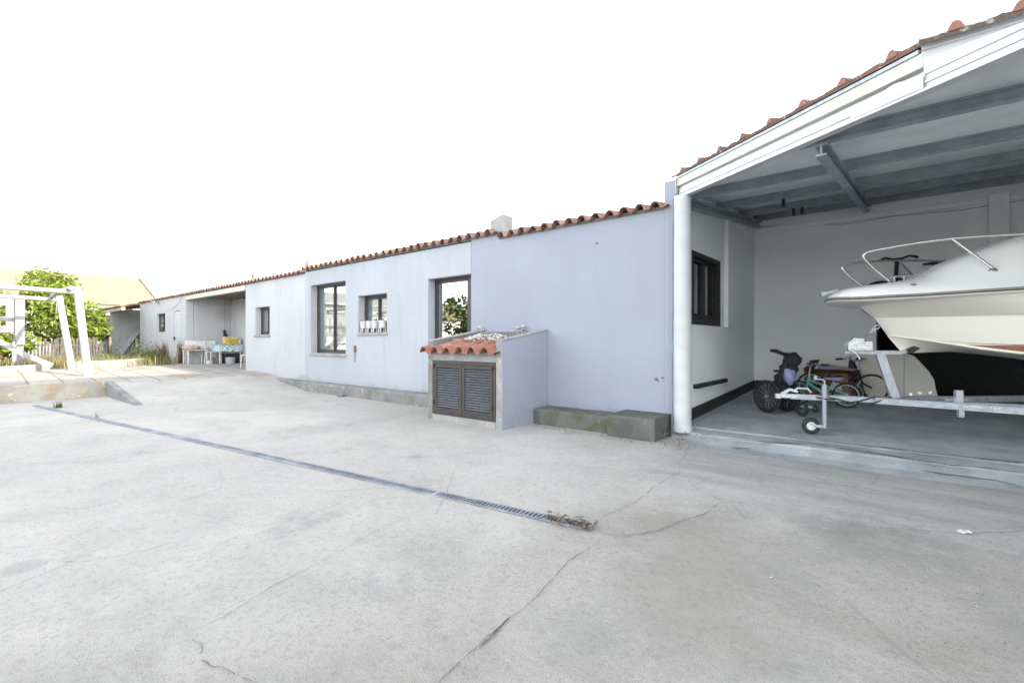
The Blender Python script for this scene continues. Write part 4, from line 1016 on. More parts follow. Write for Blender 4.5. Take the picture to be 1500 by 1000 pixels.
bicycle('dark bicycle hung high on the back wall behind the boat bow rails', (.50, YB-.22, 1.50), rad(180), .30, .90, MT['black'], MT['plum'], MT['black'], seat_h=.80, bar_h=.93, turn=rad(84), barmat='black')
# black pushchair with two big wheels
pc = thing('pushchair', 'black folded pushchair with two large spoked wheels by the bay wall', 'pushchair', (-1.52, 7.78, floorz(7.78)), rad(-30))
r = .235
for sd, dx in ((-.16, 0), (.20, 0)):
    wheel_part(pc, (dx, sd, r), r, .022, MT['black'], 30)
    q = MB(); q.cyl((dx, sd+.012, r), (dx, sd+.02, r), r-.05, 28); q.build('wheel_disc', MT['blackfab'], pc, 0, None, True)
q = MB(); q.cyl((0,-.18,r),(0,.22,r),.012,10); q.tube([(0,-.12,r),(.16,-.10,.46),(.26,-.09,.74),(.20,-.09,.86)], .014, 8); q.tube([(0,.16,r),(.16,.14,.46),(.26,.13,.74),(.20,.13,.86)], .014, 8); q.tube([(.05,0,r),(.34,0,.12),(.42,0,.10)], .014, 8); q.build('frame', MT['black'], pc, 0, None, True)
q = MB(); q.tube([(.24,-.11,.84),(.10,-.11,.885),(.02,-.11,.89)], [.022,.03,.022], 10); q.tube([(.24,.13,.82),(.12,.13,.80),(.06,.13,.77)], [.024,.03,.02], 10); q.tube([(.22,-.11,.85),(.24,.13,.83)], .018, 8); q.build('handle', MT['black'], pc, 0, None, True)
q = MB()
for i, (x, z, w_, t_) in enumerate(((.05,.36,.12,.05),(.12,.50,.13,.06),(.20,.64,.13,.07),(.25,.76,.12,.07))): q.blob((x, .02, z), .115, i+40, 14, .9, .3)
q.build('seat_fabric', MT['blackfab'], pc, 0, None, True)
q = MB(); q.torus((.42,0,.10),(0,1,0),.075,.022,20,8); q.build('front_wheel', MT['black'], pc, 0, None, True)
q = MB(); q.blob((.24,-.02,.55), .085, 5, 12, 1.5, .4); q.build('mauve_lining', MT['purple'], pc, 0, None, True)
# small kick scooter: grip, column, pink clip
ks = thing('kick_scooter', 'small kick scooter with black grip and mint deck beside the big wheel', 'scooter', (-1.50, 8.15, floorz(8.15)), rad(-20))
q = MB(); q.tube([(.06,0,.10),(.0,0,.30),(-.03,0,.56)], .014, 8); q.build('column', MT['zinc'], ks, 0, None, True)
q = MB(); q.tube([(-.03,-.15,.56),(-.03,.15,.56)], .018, 10); q.build('grip', MT['black'], ks, 0, None, True)
q = MB(); q.box((-.10,-.06,.33),(.05,.06,.42)); q.build('basket', MT['mint'], ks, .015, None, True)
q = MB(); q.bar((.06,-.03,.22),(.12,-.03,.08),.03,.03); q.build('clip', MT['pink'], ks, .005, None, True)
q = MB(); q.box((.05,-.05,.055),(.45,.05,.08)); q.build('deck', MT['mint'], ks, .01, None, True)
for x in (.02, .47): q = MB(); q.torus((x,0,.05),(0,1,0),.035,.015,16,8); q.build('wheel', MT['black'], ks, 0, None, True)
# cardboard box with splayed flaps
bx = thing('cardboard_box', 'crushed brown cardboard box with open flaps behind the bicycles', 'box', (-1.05, 9.55, floorz(9.5)), rad(-14))
q = MB(); t = .006; q.box((-.32,-.2,0),(.32,.2,t)); q.box((-.32,-.2,t),(.32,-.2+t,.42)); q.box((-.32,.2-t,t),(.32,.2,.46)); q.box((-.32,-.2+t,t),(-.32+t,.2-t,.44)); q.box((.32-t,-.2+t,t),(.32,.2-t,.42)); q.build('carton', MT['card'], bx, 0, None, True)
q = MB(); q.bar((-.33,-.02,.44),(-.22,-.02,.62),.38,.006,up=(1,0,.4)); q.build('flap', MT['card'], bx, 0, None, True)
q = MB(); q.quad((-.30,-.205,.425),(.30,-.205,.425),(.36,-.40,.46),(-.26,-.40,.50)); q.build('flap', MT['card'], bx, 0, None, True)
q = MB(); q.quad((-.1,-.15,.50),(.36,-.1,.46),(.38,.05,.49),(-.08,.05,.56)); q.build('loose_sheet', MT['cardlight'], bx, 0, None, True)
# plum blanket heap
q = MB(); n, mm = 22, 16; vs = []
for j in range(mm+1):
    for i in range(n+1):
        a, c = i/n, j/mm; x = -.86 + .42*a; y = 9.35 + .5*c
        hgt = .62*math.exp(-((a-.25)/.30)**2)*math.exp(-((c-.5)/.42)**2)
        vs.append((x+.05*mnoise.noise(V(a*5,c*5,1)), y, floorz(y)+.01+hgt*(1+.25*mnoise.noise(V(a*7,c*7,3)))+.03*abs(mnoise.noise(V(a*14,c*9,5)))))
q.add(vs, [(j*(n+1)+i, j*(n+1)+i+1, (j+1)*(n+1)+i+1, (j+1)*(n+1)+i) for j in range(mm) for i in range(n)], True)
tag(q.build('blanket', MT['plum']), 'dark plum blanket heaped against the wall behind the bicycles', 'blanket')
# leaning board with a round corner
q = MB(); base = floorz(9.65)
pts = [(-.66,0),( .30,0),(.295,.10),(.27,.22),(.255,.34),(.20,.46),(.10,.60),(.02,.70),(-.08,.735),(-.66,.735)]
q.prism([(x, 9.62+.22*z, base+z) for x, z in pts], (0, .03, .004)); bd = q.build('leaning_board', MT['panel'], None, .004)
tag(bd, 'cream board with a rounded corner leaning in the dark doorway under the boat', 'board')
q = MB(); q.bar((-.10,9.615,base+.01),(-.10,9.615+.22*.73,base+.73),.006,.002,up=(0,-1,.2)); q.build('seam', MT['rubrail'], bd)

# ------------------------------------------------------------------ channel drain
dr = thing('channel_drain', 'long galvanised channel drain grate running across the yard', 'drain', (-7.2, 2.02, LOW))
A0, A1 = V(-12.86, 1.262, 0), V(-1.66, 2.765, 0); dd = (A1-A0).normalized(); sd = V(-dd.y, dd.x, 0); L = (A1-A0).length; zt = LOW+.012
q = MB()
for o in (-.042, .042): a_, b_ = A0+sd*o+V(0,0,zt-.004), A1+sd*o+V(0,0,zt-.004); q.bar(a_, b_, .009, .012)
k = 0
while k*1.0 < L: 
    c_ = A0+dd*(k*1.0); q.bar(c_+sd*-.038+V(0,0,zt-.002), c_+sd*.038+V(0,0,zt-.002), .018, .009); k += 1
q.build('frame', MT['drain'], dr)
q = MB(); k = 0
while k*.034 < L-.02:
    c_ = A0+dd*(.017+k*.034)
    q.bar(c_+sd*-.038+V(0,0,zt-.004), c_+sd*.038+V(0,0,zt-.004), .013, .008); k += 1
q.build('grating', MT['drain'], dr)
q = MB(); a_, b_ = A0+V(0,0,LOW+.0065), A1+V(0,0,LOW+.0065); q.bar(a_, b_, .076, .001); q.build('channel', plain('channel_depth_shade', (.055,.060,.07), .9), dr)  # flat sheet above the slab, coloured dark for the shaded depth of a channel
# twigs and leaves caught at its end
q = MB()
for i in range(60):
    t = L-.30+R.random()**.8*.36; o = R.gauss(.0, .038); c_ = A0+dd*t+sd*o; a = R.uniform(0, 6.28); l = R.uniform(.02, .09)
    z = LOW+.014+R.uniform(0, .012)
    q.tube([c_+V(-math.cos(a)*l/2,-math.sin(a)*l/2,z), c_+V(0,0,z+R.uniform(0,.012)), c_+V(math.cos(a)*l/2,math.sin(a)*l/2,z)], R.uniform(.0015,.004), 4)
for i in range(50):
    t = L-.32+R.random()*.40; c_ = A0+dd*t+sd*R.gauss(0,.05); a = R.uniform(0, 6.28); l = R.uniform(.01,.024); e1 = V(math.cos(a),math.sin(a),R.uniform(-.3,.5))*l; e2 = V(-math.sin(a),math.cos(a),R.uniform(-.3,.5))*l*.6; p = c_+V(0,0,LOW+.03)
    q.quad(p-e1, p+e2, p+e1, p-e2)
tag(q.build('debris', MT['twig']), 'dead twigs and leaves caught at the near end of the drain', 'debris', None, 'stuff')

# ------------------------------------------------------------------ small litter in the yard
def scrap(px, py, r, lab, mat, name='paper_scrap', cat='litter', flat=.4, n=3):
    p = atZ(px, py, LOW); q = MB()
    for j in range(n): q.blob((p.x+R.uniform(-r,r)*.8, p.y+R.uniform(-r,r)*.8, LOW+.006+r*flat*.6), r*R.uniform(.5,1), j+px, 8, flat, .8)
    tag(q.build(name, mat), lab, cat)
scrap(1411, 781, .028, 'crumpled white scrap lying on the cracked slab edge at right', MT['litter'])
scrap(1130, 847, .007, 'thin torn white paper strip on the rough concrete', MT['litter'], flat=.2)
scrap(1430, 890, .006, 'tiny white pebble on the stained concrete at lower right', MT['litter'], 'pebble', 'pebble', .7, 1)
scrap(500, 581, .06, 'dark lump of fallen plaster at the foot of the long ledge', MT['cement'], 'plaster_lump', 'rubble', .5, 4)
scrap(1172, 590, .01, 'small dark nut lying on the bay floor', MT['black'], 'nut', 'litter', .7, 1)
# gravel washed against pillar and block
q = MB()
for i in range(420):
    x = R.gauss(-2.12, .20); y = R.gauss(5.72, .14)
    if x > -1.5 or y > 6.0 or (x < -2.40 and y > 5.6): continue
    z = max(LOW, LOW+.10*sst(5.55, 6.0, y))+.004; q.blob((x, y, z+.004), R.uniform(.003,.008), i, 6, .7, .5)
for i in range(260):
    x = R.uniform(-4.2, -2.6); y = R.gauss(5.60, .07) if x < -3.05 else R.gauss(5.5, .06)
    if y > (5.74 if x < -3.06 else 5.60): continue
    q.blob((x, y, LOW+.008), R.uniform(.003,.010), i, 5, .6, .5)
tag(q.build('gravel', MT['gravel']), 'loose gravel and grit washed against the mossy ledge and pillar', 'gravel', None, 'stuff')
q = MB()
for i in range(600):
    x = R.gauss(.02, .42); y = R.gauss(3.05, .38); q.blob((x, y, LOW+.007), R.uniform(.0012,.0034), i, 5, .7, .5)
tag(q.build('grit', plain('dark_grit', (.13,.11,.085), .95, 0, .4)), 'dark grit scattered over the worn concrete at lower right', 'gravel', None, 'stuff')

# ------------------------------------------------------------------ alcove furniture
AZ = .27
def table_set(name, label, x0, x1, y0, y1, h, mat, top=.035, leg=.05, cat='table'):
    t = thing(name, label, cat, ((x0+x1)/2, (y0+y1)/2, AZ))
    q = MB(); q.box((x0,y0,AZ+h-top),(x1,y1,AZ+h)); q.build('tabletop', mat, t, .012)
    for x in (x0+leg, x1-leg):
        for y in (y0+leg, y1-leg): q = MB(); q.tube([(x,y,AZ),(x,y,AZ+h-top)], [leg*.42, leg*.6], 8); q.build('leg', mat, t)
    return t
table_set('dining_table', 'white plastic table under a patterned oilcloth in the alcove', -20.75, -19.95, 6.86, 7.68, .72, MT['dirtywhite'])
q = MB()
x0, x1, y0, y1, zt_ = -20.77, -19.93, 6.84, 7.69, AZ+.725; n = 24
per_ = [(x1, y0+(y1-y0)*i/n) for i in range(n+1)] + [(x1-(x1-x0)*i/n, y1) for i in range(1, n+1)] + [(x0, y1-(y1-y0)*i/n) for i in range(1, n+1)] + [(x0+(x1-x0)*i/n, y0) for i in range(1, n)]
cx_, cy_ = (x0+x1)/2, (y0+y1)/2; vs = [(cx_, cy_, zt_)]
for ring in range(3):
    for i, (x, y) in enumerate(per_):
        o = 0 if ring == 0 else .012+.018*math.sin(i*1.1)*ring/2; ux, uy = x-cx_, y-cy_; l = math.hypot(ux, uy)
        vs.append((x+ux/l*o, y+uy/l*o, zt_-(0, .12, .27+.02*math.sin(i*.8))[ring]))
k = len(per_); fs = [(0, 1+i, 1+(i+1) % k) for i in range(k)] + [(1+r_*k+i, 1+r_*k+(i+1) % k, 1+(r_+1)*k+(i+1) % k, 1+(r_+1)*k+i) for r_ in range(2) for i in range(k)]
q.add(vs, fs, True); tag(q.build('tablecloth', MT['oilcloth']), 'blue patterned oilcloth hanging over the alcove table', 'tablecloth')
cr = thing('bottle_crate', 'yellow plastic crate standing on the patterned tablecloth', 'crate', (-20.2, 7.42, zt_+.004))
q = MB(); z = zt_+.004
q.box((-20.36,7.25,z),(-20.04,7.62,z+.015))
for (a_, b_, c_, d_) in ((-20.36,-20.345,7.25,7.62),(-20.055,-20.04,7.25,7.62),(-20.345,-20.055,7.25,7.265),(-20.345,-20.055,7.605,7.62)):
    for zz in (.02, .09, .16): q.box((a_,c_,z+zz),(b_,d_,z+zz+.045))
q.build('crate_body', MT['yellow'], cr)
q = MB()
for i in range(6): q.blob((-20.2+R.uniform(-.09,.09), 7.42+R.uniform(-.12,.12), z+.17+R.uniform(0,.05)), .05, i, 8, .9, .4)
q.build('contents', MT['dirtywhite'], cr)
bg = MB(); bg.box((-20.70,7.22,zt_+.004),(-20.42,7.5,zt_+.30)); tag(bg.build('food_sack', plain('tan_sack', (.58,.45,.26), .8), None, .05), 'tan paper sack behind the yellow crate on the table', 'sack')
q = MB(); q.lathe((-20.5,7.28,zt_+.30), [(.07,0),(.09,.04),(.05,.08),(.06,.1)], 14); tag(q.build('dark_bowl', MT['black']), 'black bowl resting on the tan sack', 'bowl')
q = MB()
for j, (x, y) in enumerate(((-20.0,7.64),(-20.12,7.66))): q.lathe((x,y-.02,zt_+.004), [(.045,0),(.05,.03),(.05,.14),(.02,.19),(.02,.22)], 12)
tag(q.build('detergent_bottle', plain('grey_bottles', (.40,.40,.44), .4)), 'grey detergent bottles at the right end of the alcove table', 'bottle')
table_set('side_table', 'low white plastic side table holding a faded cushion in the alcove', -20.95, -20.35, 5.95, 6.65, .52, MT['dirtywhite'], .03, .05)
q = MB(); q.blob((-20.72, 6.2, AZ+.60), .30, 3, 16, .35, .35); q.blob((-20.55, 6.05, AZ+.58), .2, 6, 14, .38, .35); tag(q.build('cushion', MT['cushion']), 'faded pink cushion slumped on the low side table', 'cushion')
q = MB(); q.hexa([(-21.15,6.1,AZ+.54),(-21.05,6.1,AZ+.54),(-21.05,6.75,AZ+.54),(-21.15,6.75,AZ+.54),(-21.17,6.1,AZ+.86),(-21.14,6.1,AZ+.86),(-21.14,6.75,AZ+.86),(-21.17,6.75,AZ+.86)]); 
tag(q.build('grey_sheet', plain('pale_grey_panel', (.60,.62,.64), .6), None, .01), 'pale grey panel propped against the wall behind the pink cushion', 'panel')
def chair(label, loc, rz, mat, seatcol=None):
    c = thing('chair', label, 'chair', loc, rz)
    q = MB(); q.box((-.21,-.21,.42),(.21,.21,.45)); q.build('seat', mat, c, .012, None, True)
    for x in (-.18,.18):
        q = MB(); q.tube([(x*1.1,-.20,0),(x,-.18,.42)], .017, 8); q.build('leg', mat, c, 0, None, True)
        q = MB(); q.tube([(x*1.1,.21,0),(x,.19,.45),(x,.24,.86)], .017, 8); q.build('leg', mat, c, 0, None, True)
    q = MB(); vs = []
    for i in range(9):
        x = -.19+.38*i/8; bo = .03*math.sin(math.pi*i/8); vs += [(x,.215+bo,.55),(x,.245+bo,.86),(x,.235+bo,.55),(x,.265+bo,.86)]
    fs = []
    for i in range(8): a_ = 4*i; fs += [(a_,a_+4,a_+5,a_+1),(a_+2,a_+3,a_+7,a_+6),(a_+1,a_+5,a_+7,a_+3),(a_,a_+2,a_+6,a_+4)]
    q.add(vs, fs, True); q.build('backrest', seatcol or mat, c, 0, None, True); return c
chair('white metal chair with pale blue back at the alcove corner', (-16.55, 6.62, .22), rad(-70), MT['dirtywhite'], MT['mint'])
chair('white plastic chair tucked between the alcove tables', (-20.3, 6.78, AZ), rad(100), MT['dirtywhite'])
q = MB(); q.lathe((-19.75,7.18,AZ), [(.13,0),(.155,.02),(.17,.22),(.18,.235),(.165,.235)], 20); tag(q.build('wash_tub', MT['blueboat']), 'pale grey wash tub on the floor under the table', 'tub')
q = MB(); q.box((-20.35,7.1,AZ),(-19.95,7.55,AZ+.33)); q.box((-20.37,7.08,AZ+.33),(-19.93,7.57,AZ+.36)); tag(q.build('storage_bin', MT['blackfab'], None, .02), 'black storage bin under the patterned table', 'bin')
q = MB(); q.lathe((-19.98,6.55,AZ), [(.10,0),(.11,.02),(.12,.12),(.125,.13)], 18); tag(q.build('pet_basin', MT['dirtywhite']), 'shallow white basin on the floor under the side table', 'basin')
q = MB(); q.box((-20.55,6.72,AZ),(-20.2,6.84,AZ+.22)); tag(q.build('wooden_crate', MT['wood'], None, .006), 'small brown wooden crate on the floor between the alcove tables', 'crate')
# TV aerial hung on the wall
an = thing('hanging_aerial', 'old television aerial hanging from a cord on the alcove wall', 'aerial', (-21.1, 7.2, 1.4))
xa = -21.1; ya = atX(329, 480, xa).y
q = MB(); q.tube([(xa,ya,2.75),(xa,ya,1.55)], .010, 6); q.build('cord', MT['greysteel'], an)
q = MB()
for i, z in enumerate((1.98, 2.08, 2.18, 2.28)):
    l = .42-.05*i; q.tube([(xa+.02,ya-l,z+.02),(xa+.02,ya,z-.01+.03),(xa+.02,ya+l,z-.06)], .007, 5)
q.build('rods', MT['galv'], an)
q = MB(); q.lathe((xa,ya,1.38), [(.03,0),(.055,.04),(.055,.13),(.02,.18)], 12); q.build('plug', MT['black'], an)
q = MB(); q.bar((-21.3,5.9,.27),(-21.45,5.98,1.0),.06,.05); tag(q.build('wooden_stake', MT['wood']), 'grey wooden stake leaning at the alcove corner', 'stake')
for k, (px, py, r, lb) in enumerate(((238,529,.22,'large white rock by the weeds at the store wall'), (278,532,.16,'flat white rock beside the alcove stake'), (305,531,.07,'small white lump on the alcove floor edge'))):
    p = atZ(px, py, .26); q = MB(); q.blob((p.x, p.y, .28), r, k+3, 12, .5, .5); tag(q.build('rock', MT['rubble']), lb, 'rock')

# ------------------------------------------------------------------ pots on the sill
pot0 = None
PL = ['leftmost white pot on legs on the window sill, few stems', 'second white pot from the left on the sill, bare soil', 'third white pot on the sill, with dry twigs', 'rightmost white pot on the sill, tallest reddish stems']
for k, px in enumerate((533, 541.5, 549.5, 560)):
    p = atY(px, 487, 6.14)
    pt = thing('plant_pot', PL[k], 'plant pot', (p.x, 6.14, 1.303), 0, 'white pots on the sill')
    q = MB(); q.lathe((0,0,.09), [(.062,0),(.07,.02),(.082,.15),(.086,.155),(.076,.155),(.07,.12)], 18); q.build('pot', MT['dirtywhite'], pt, 0, None, True)
    for a in range(4): q = MB(); aa = a*math.pi/2+.5; q.bar((math.cos(aa)*.078,math.sin(aa)*.078,0),(math.cos(aa)*.066,math.sin(aa)*.066,.15),.016,.01); q.build('leg', MT['dirtywhite'], pt, 0, None, True)
    q = MB(); q.cyl((0,0,.20),(0,0,.212),.068,14)
    for i in range((7, 6, 10, 14)[k]):
        a = R.uniform(0,6.28); l = R.uniform(.03,(.06,.05,.08,.11)[k]); q.tube([(R.uniform(-.03,.03),R.uniform(-.03,.03),.21),(math.cos(a)*.05,math.sin(a)*.05,.22+l)], .006, 5)
    q.build('dry_plant', MT['redweed'], pt, 0, None, True)

# ------------------------------------------------------------------ terrace: pergola, playhouse, walls, plants
pg = thing('pergola', 'white timber pergola with leaning posts on the terrace', 'pergola', (-17, 1, .19))
def post(p0, p1, w=.15):
    p0, p1 = V(*p0), V(*p1); k = p0.lerp(p1, .16)
    q = MB(); q.bar(k, p1, w, w, up=(0,1,0)); o = q.build('post', MT['paintwood'], pg, .015)
    q = MB(); q.bar(p0, k, w+.006, w+.006, up=(0,1,0)); q.build('shaded_post_foot', MT['postshade'], o, .008)  # lower post coloured blue-grey for the shade lying across it
post((-15.85,2.50,.19), (-15.93,2.30,2.46)); post((-18.7,2.6,.22), (-18.76,2.32,2.40))
post((-15.85,-.9,.19), (-15.9,-.9,2.36)); post((-18.7,-.9,.22), (-18.74,-.9,2.34))
for x, z, dz in ((-15.92, 2.31, .02), (-18.75, 2.28, .0)):
    q = MB(); q.tube([(x,2.42,z),(x,1.2,z+.03),(x+.02,0,z-.01+dz),(x,-1.4,z+.02)], [.055,.062,.06,.055], 12); q.build('beam', MT['paintwood'], pg)
for y, z in ((2.16, 2.40), (.95, 2.42), (-.4, 2.42)):
    q = MB(); q.tube([(-15.7,y,z),(-17.3,y-.03,z+.01),(-18.95,y+.02,z-.04)], [.05,.055,.05], 12); q.build('cross_beam', MT['paintwood'], pg)
q = MB(); q.tube([(-17.5,2.14,2.36),(-17.52,2.1,1.7),(-17.5,2.12,1.45)], .01, 6); q.build('rope', MT['wood'], pg)
ph = thing('playhouse', 'white wooden playhouse on stilts with slide and slit windows', 'playhouse', (-20.6, .9, .2))
q = wall_mesh(MB(), (-20.2, -.6, 1.44), (0,1,0), (1,0,0), 2.28, 0, .92, .05, [(1.60,1.72,.38,.70),(1.85,1.97,.38,.70),(1.62,1.72,.10,.26),(1.86,1.97,.10,.26)])
q.box((-21.6,1.63,1.44),(-20.25,1.68,2.30)); q.build('wall', MT['paintwood'], ph)
q = MB(); q.box((-21.6,-.6,1.36),(-20.2,1.68,1.438)); q.build('platform', MT['paintwood'], ph)
for x, y in ((-20.23,1.66),(-21.55,1.66),(-20.23,-.5),(-21.55,-.5)):
    q = MB(); q.box((x-.07,y-.07,.15),(x+.07,y+.07,1.36)); q.build('stilt', MT['paintwood'], ph, .01)
q = MB(); q.box((-20.19,1.55,1.0),(-20.05,1.75,2.42)); q.build('corner_post', MT['paintwood'], ph, .01)
q = MB(); a_, b_ = V(-19.75,.55,1.62), V(-19.55,2.25,.34)
for i in range(12):
    t0, t1 = i/12, (i+1)/12; f = lambda t: a_.lerp(b_, t)+V(0,0,-.10*math.sin(math.pi*t))
    q.bar(f(t0), f(t1), .44, .02)
    for sdx in (-.22,.22): q.bar(f(t0)+V(sdx,0,.06), f(t1)+V(sdx,0,.06), .02, .13)
q.build('slide', MT['paintwood'], ph)
q = MB(); q.tube([(-19.6,.6,1.8),(-19.62,1.2,1.50),(-19.6,1.5,1.3)], .02, 8); q.build('hand_rail', MT['wood'], ph)
q = MB(); q.box((-20.8,1.0,.62),(-20.2,1.3,.72)); q.build('red_crossbar', MT['pink'], ph, .01)
def low_wall(pts, h, th, mat, label, z0=.1):
    q = MB()
    for (a_, b_), (c_, d_) in zip(pts, pts[1:]):
        q.bar((a_,b_,z0+h/2),(c_,d_,z0+h/2), th, h)
    return tag(q.build('planter_wall', mat, None, .012), label, 'wall')
low_wall([(-17.3,-.9),(-18.0,1.1),(-19.0,2.1)], .36, .18, MT['paintwood'], 'white painted low planter wall in front of the slide')
low_wall([(-19.25,2.75),(-19.9,3.9),(-21.4,4.85)], .40, .16, MT['cement_light'], 'low bare concrete planter wall holding weeds by the sheds')
q = MB(); q.blob((-17.6,.55,.36), .26, 2, 14, .9, .3); tag(q.build('garden_boulder', plain('ochre_stone', (.46,.38,.26), .9, 0, .2, 8, .4)), 'round ochre boulder in front of the white planter wall', 'boulder')

def leaves(mb, n, center, radii, size, rr, shell=.55, lobes=7, up=.25):
    cs = [(V(rr.gauss(0,.42), rr.gauss(0,.42), rr.gauss(0,.36)), rr.uniform(.38,.62)) for _ in range(lobes)]
    k = 0
    while k < n:
        c, r = cs[rr.randrange(lobes)]; d = V(rr.gauss(0,1), rr.gauss(0,1), rr.gauss(0,1)).normalized(); q = c + d*r*(shell+(1-shell)*rr.random())
        if q.z < -1: continue
        p = V(center[0]+q.x*radii[0], center[1]+q.y*radii[1], center[2]+q.z*radii[2])
        a = V(rr.gauss(0,1), rr.gauss(0,1), rr.gauss(0,.6)).normalized(); b_ = a.cross(V(rr.gauss(0,.6), rr.gauss(0,.6), 1)).normalized(); s = size*rr.uniform(.6,1.3)
        mb.add([p-a*s, p-a*s*.2+b_*s*.5, p+a*s, p-a*s*.2-b_*s*.5], [(0,1,2,3)]); k += 1
def bush(name, label, cat, base, center, radii, n, size, mat, seed, trunk_r=.09, limbs=6, group=None):
    t = thing(name, label, cat, base, 0, group); rr = random.Random(seed); q = MB()
    top = V(center[0], center[1], center[2]); b0 = V(*base); q.tube([b0, b0.lerp(top, .3)+V(.08,.03,0), b0.lerp(top, .6)], [trunk_r, trunk_r*.8, trunk_r*.5], 9)
    for i in range(limbs):
        a = rr.uniform(0, 6.28); e_ = top + V(math.cos(a)*radii[0]*.7, math.sin(a)*radii[1]*.7, rr.uniform(-.3,.6)*radii[2]); s_ = b0.lerp(top, rr.uniform(.25,.6)); q.tube([s_, s_.lerp(e_, .5)+V(0,0,.1), e_], [trunk_r*.5, trunk_r*.3, trunk_r*.1], 6)
    q.build('trunk', MT['bark'], t)
    q = MB(); leaves(q, n, center, radii, size, rr, .5, 9); q.build('crown', mat, t); return t
bush('fig_tree', 'broad leafy fig tree behind the white pergola', 'tree', (-29.0, 3.6, .2), (-29.0, 3.5, 2.15), (2.2, 1.8, 1.9), 7500, .115, MT['fig'], 21, .13)
bush('fig_tree', 'second paler fig tree at the left edge behind the playhouse', 'tree', (-30.0, 1.7, .2), (-30.0, 1.7, 2.1), (2.0, 1.35, 1.5), 4200, .115, MT['fig'], 22, .12)
bush('fig_tree', 'low spreading fig sapling under the playhouse at the left edge', 'tree', (-25.5, 1.2, .2), (-25.5, 1.2, .95), (1.0, 1.3, .75), 1300, .11, MT['fig'], 25, .05)
bush('leafy_bush', 'dark bush between the fig tree and the sheds', 'bush', (-31.5, 5.0, .2), (-31.5, 5.0, 1.9), (1.2, .75, .95), 1500, .13, MT['bush'], 23, .06)
# picket fence behind the fig tree
pf = thing('picket_fence', 'weathered grey picket fence below the fig tree', 'fence', (-26.5, 4, .2))
q = MB(); rr = random.Random(3); n = 26
for i in range(n):
    t = i/(n-1); x = -25.6-1.2*t; y = 2.2+2.5*t; hgt = 1.0+rr.uniform(-.12,.12)
    q.bar((x,y,.2),(x+rr.uniform(-.03,.03),y+rr.uniform(-.03,.03),.2+hgt),.02,.075,up=(.4,1,0))
q.build('pickets', MT['oldwood'], pf)
q = MB()
for z in (.5, .95): q.bar((-25.63,2.2,z),(-26.83,4.7,z),.03,.06)
q.build('rail', MT['oldwood'], pf)
# fence stakes and shed clutter
for k, (px, py, hh, lb) in enumerate(((146,524,.95,'left weathered stake of three in the weeds before the sheds'),(162,527,1.1,'tilted middle stake in the weeds before the sheds'),(200,527,1.05,'right weathered stake beside the leaning pipes'))):
    p = atZ(px, py, .27); q = MB(); q.tube([(p.x,p.y,.2),(p.x+R.uniform(-.04,.04)-(.12 if k == 1 else 0),p.y,.2+hh)], [.07,.055], 9); tag(q.build('fence_stake', MT['wood']), lb, 'stake', 'stakes in the weeds')
q = MB()
for i in range(4): q.tube([(-29.6+.12*i,5.55+.05*i,.25),(-29.75+.1*i,6.6+.05*i,1.85)], .055, 10)
tag(q.build('pipe_bundle', MT['galv']), 'grey pipes leaning against the shed partition', 'pipes')
q = MB(); q.box((-29.4,6.62,.2),(-29.2,7.2,1.5)); tag(q.build('steel_cabinet', MT['greysteel'], None, .01), 'dull grey cabinet in the open shed beside the pipes', 'cabinet')
q = MB()
for i in range(22): y = 4.35+.055*i; q.tube([(-31.6,y,.2),(-31.6,y,1.9)], .010, 4)
for i in range(24): z = .22+.07*i; q.tube([(-31.6,4.3,z),(-31.6,5.5,z)], .010, 4)
q.box((-31.65,4.28,.2),(-31.62,5.52,1.9)); tag(q.build('mesh_gate', MT['black']), 'dark wire mesh gate at the far shed behind the pergola post', 'gate')
q = MB(); q.blob((-34,6.3,.8), .45, 3, 14, 1.3, .5); q.blob((-34,6.0,1.5), .3, 5, 12, 1.2, .4); tag(q.build('covered_heap', MT['card']), 'brown covered heap standing inside the far shed', 'heap')
q = MB(); q.lathe((-30.6,5.35,.2), [(.22,0),(.25,.8),(.27,.85),(.2,.9)], 16); tag(q.build('water_barrel', MT['blueboat']), 'pale grey barrel in front of the far shed', 'barrel')

def tufts(mb, spots, n, h, rr, w=.010, lean=.35):
    for _ in range(n):
        cx_, cy_, sx, sy = spots[rr.randrange(len(spots))]; x, y = rr.gauss(cx_, sx), rr.gauss(cy_, sy); z = G(x, y) - .01; a = rr.uniform(0,6.28); l = h*rr.uniform(.4,1.2); ww = w*rr.uniform(.7,1.6); d = V(math.cos(a), math.sin(a), 0); s = V(-d.y, d.x, 0); p = V(x, y, z)
        m1, t1 = p+d*l*lean*.3+V(0,0,l*.6), p+d*l*lean*rr.uniform(.5,1.3)+V(0,0,l)
        mb.add([p-s*ww, p+s*ww, m1+s*ww*.8, m1-s*ww*.8, t1], [(0,1,2,3), (3,2,4)])
rr = random.Random(17)
q = MB(); tufts(q, [(-20.6,3.0,.7,.5),(-21.5,4.6,.9,.5),(-23.0,5.2,1.2,.35),(-20.4,2.2,.5,.5),(-21.5,1.2,1.2,.7),(-24,3.4,1.5,.9),(-26,1.5,2,1.2),(-22,0,1.5,.8)], 2600, .34, rr, .010)
tag(q.build('dry_grass', MT['dry']), 'dry yellow grass growing behind the planter walls', 'grass', None, 'stuff')
q = MB(); tufts(q, [(-22.4,5.2,.8,.3),(-24.6,5.6,1.0,.25),(-25.5,5.2,1.0,.5),(-23.5,4.4,1.2,.6),(-27.5,5.0,1.2,.4)], 900, .40, rr, .014, .5)
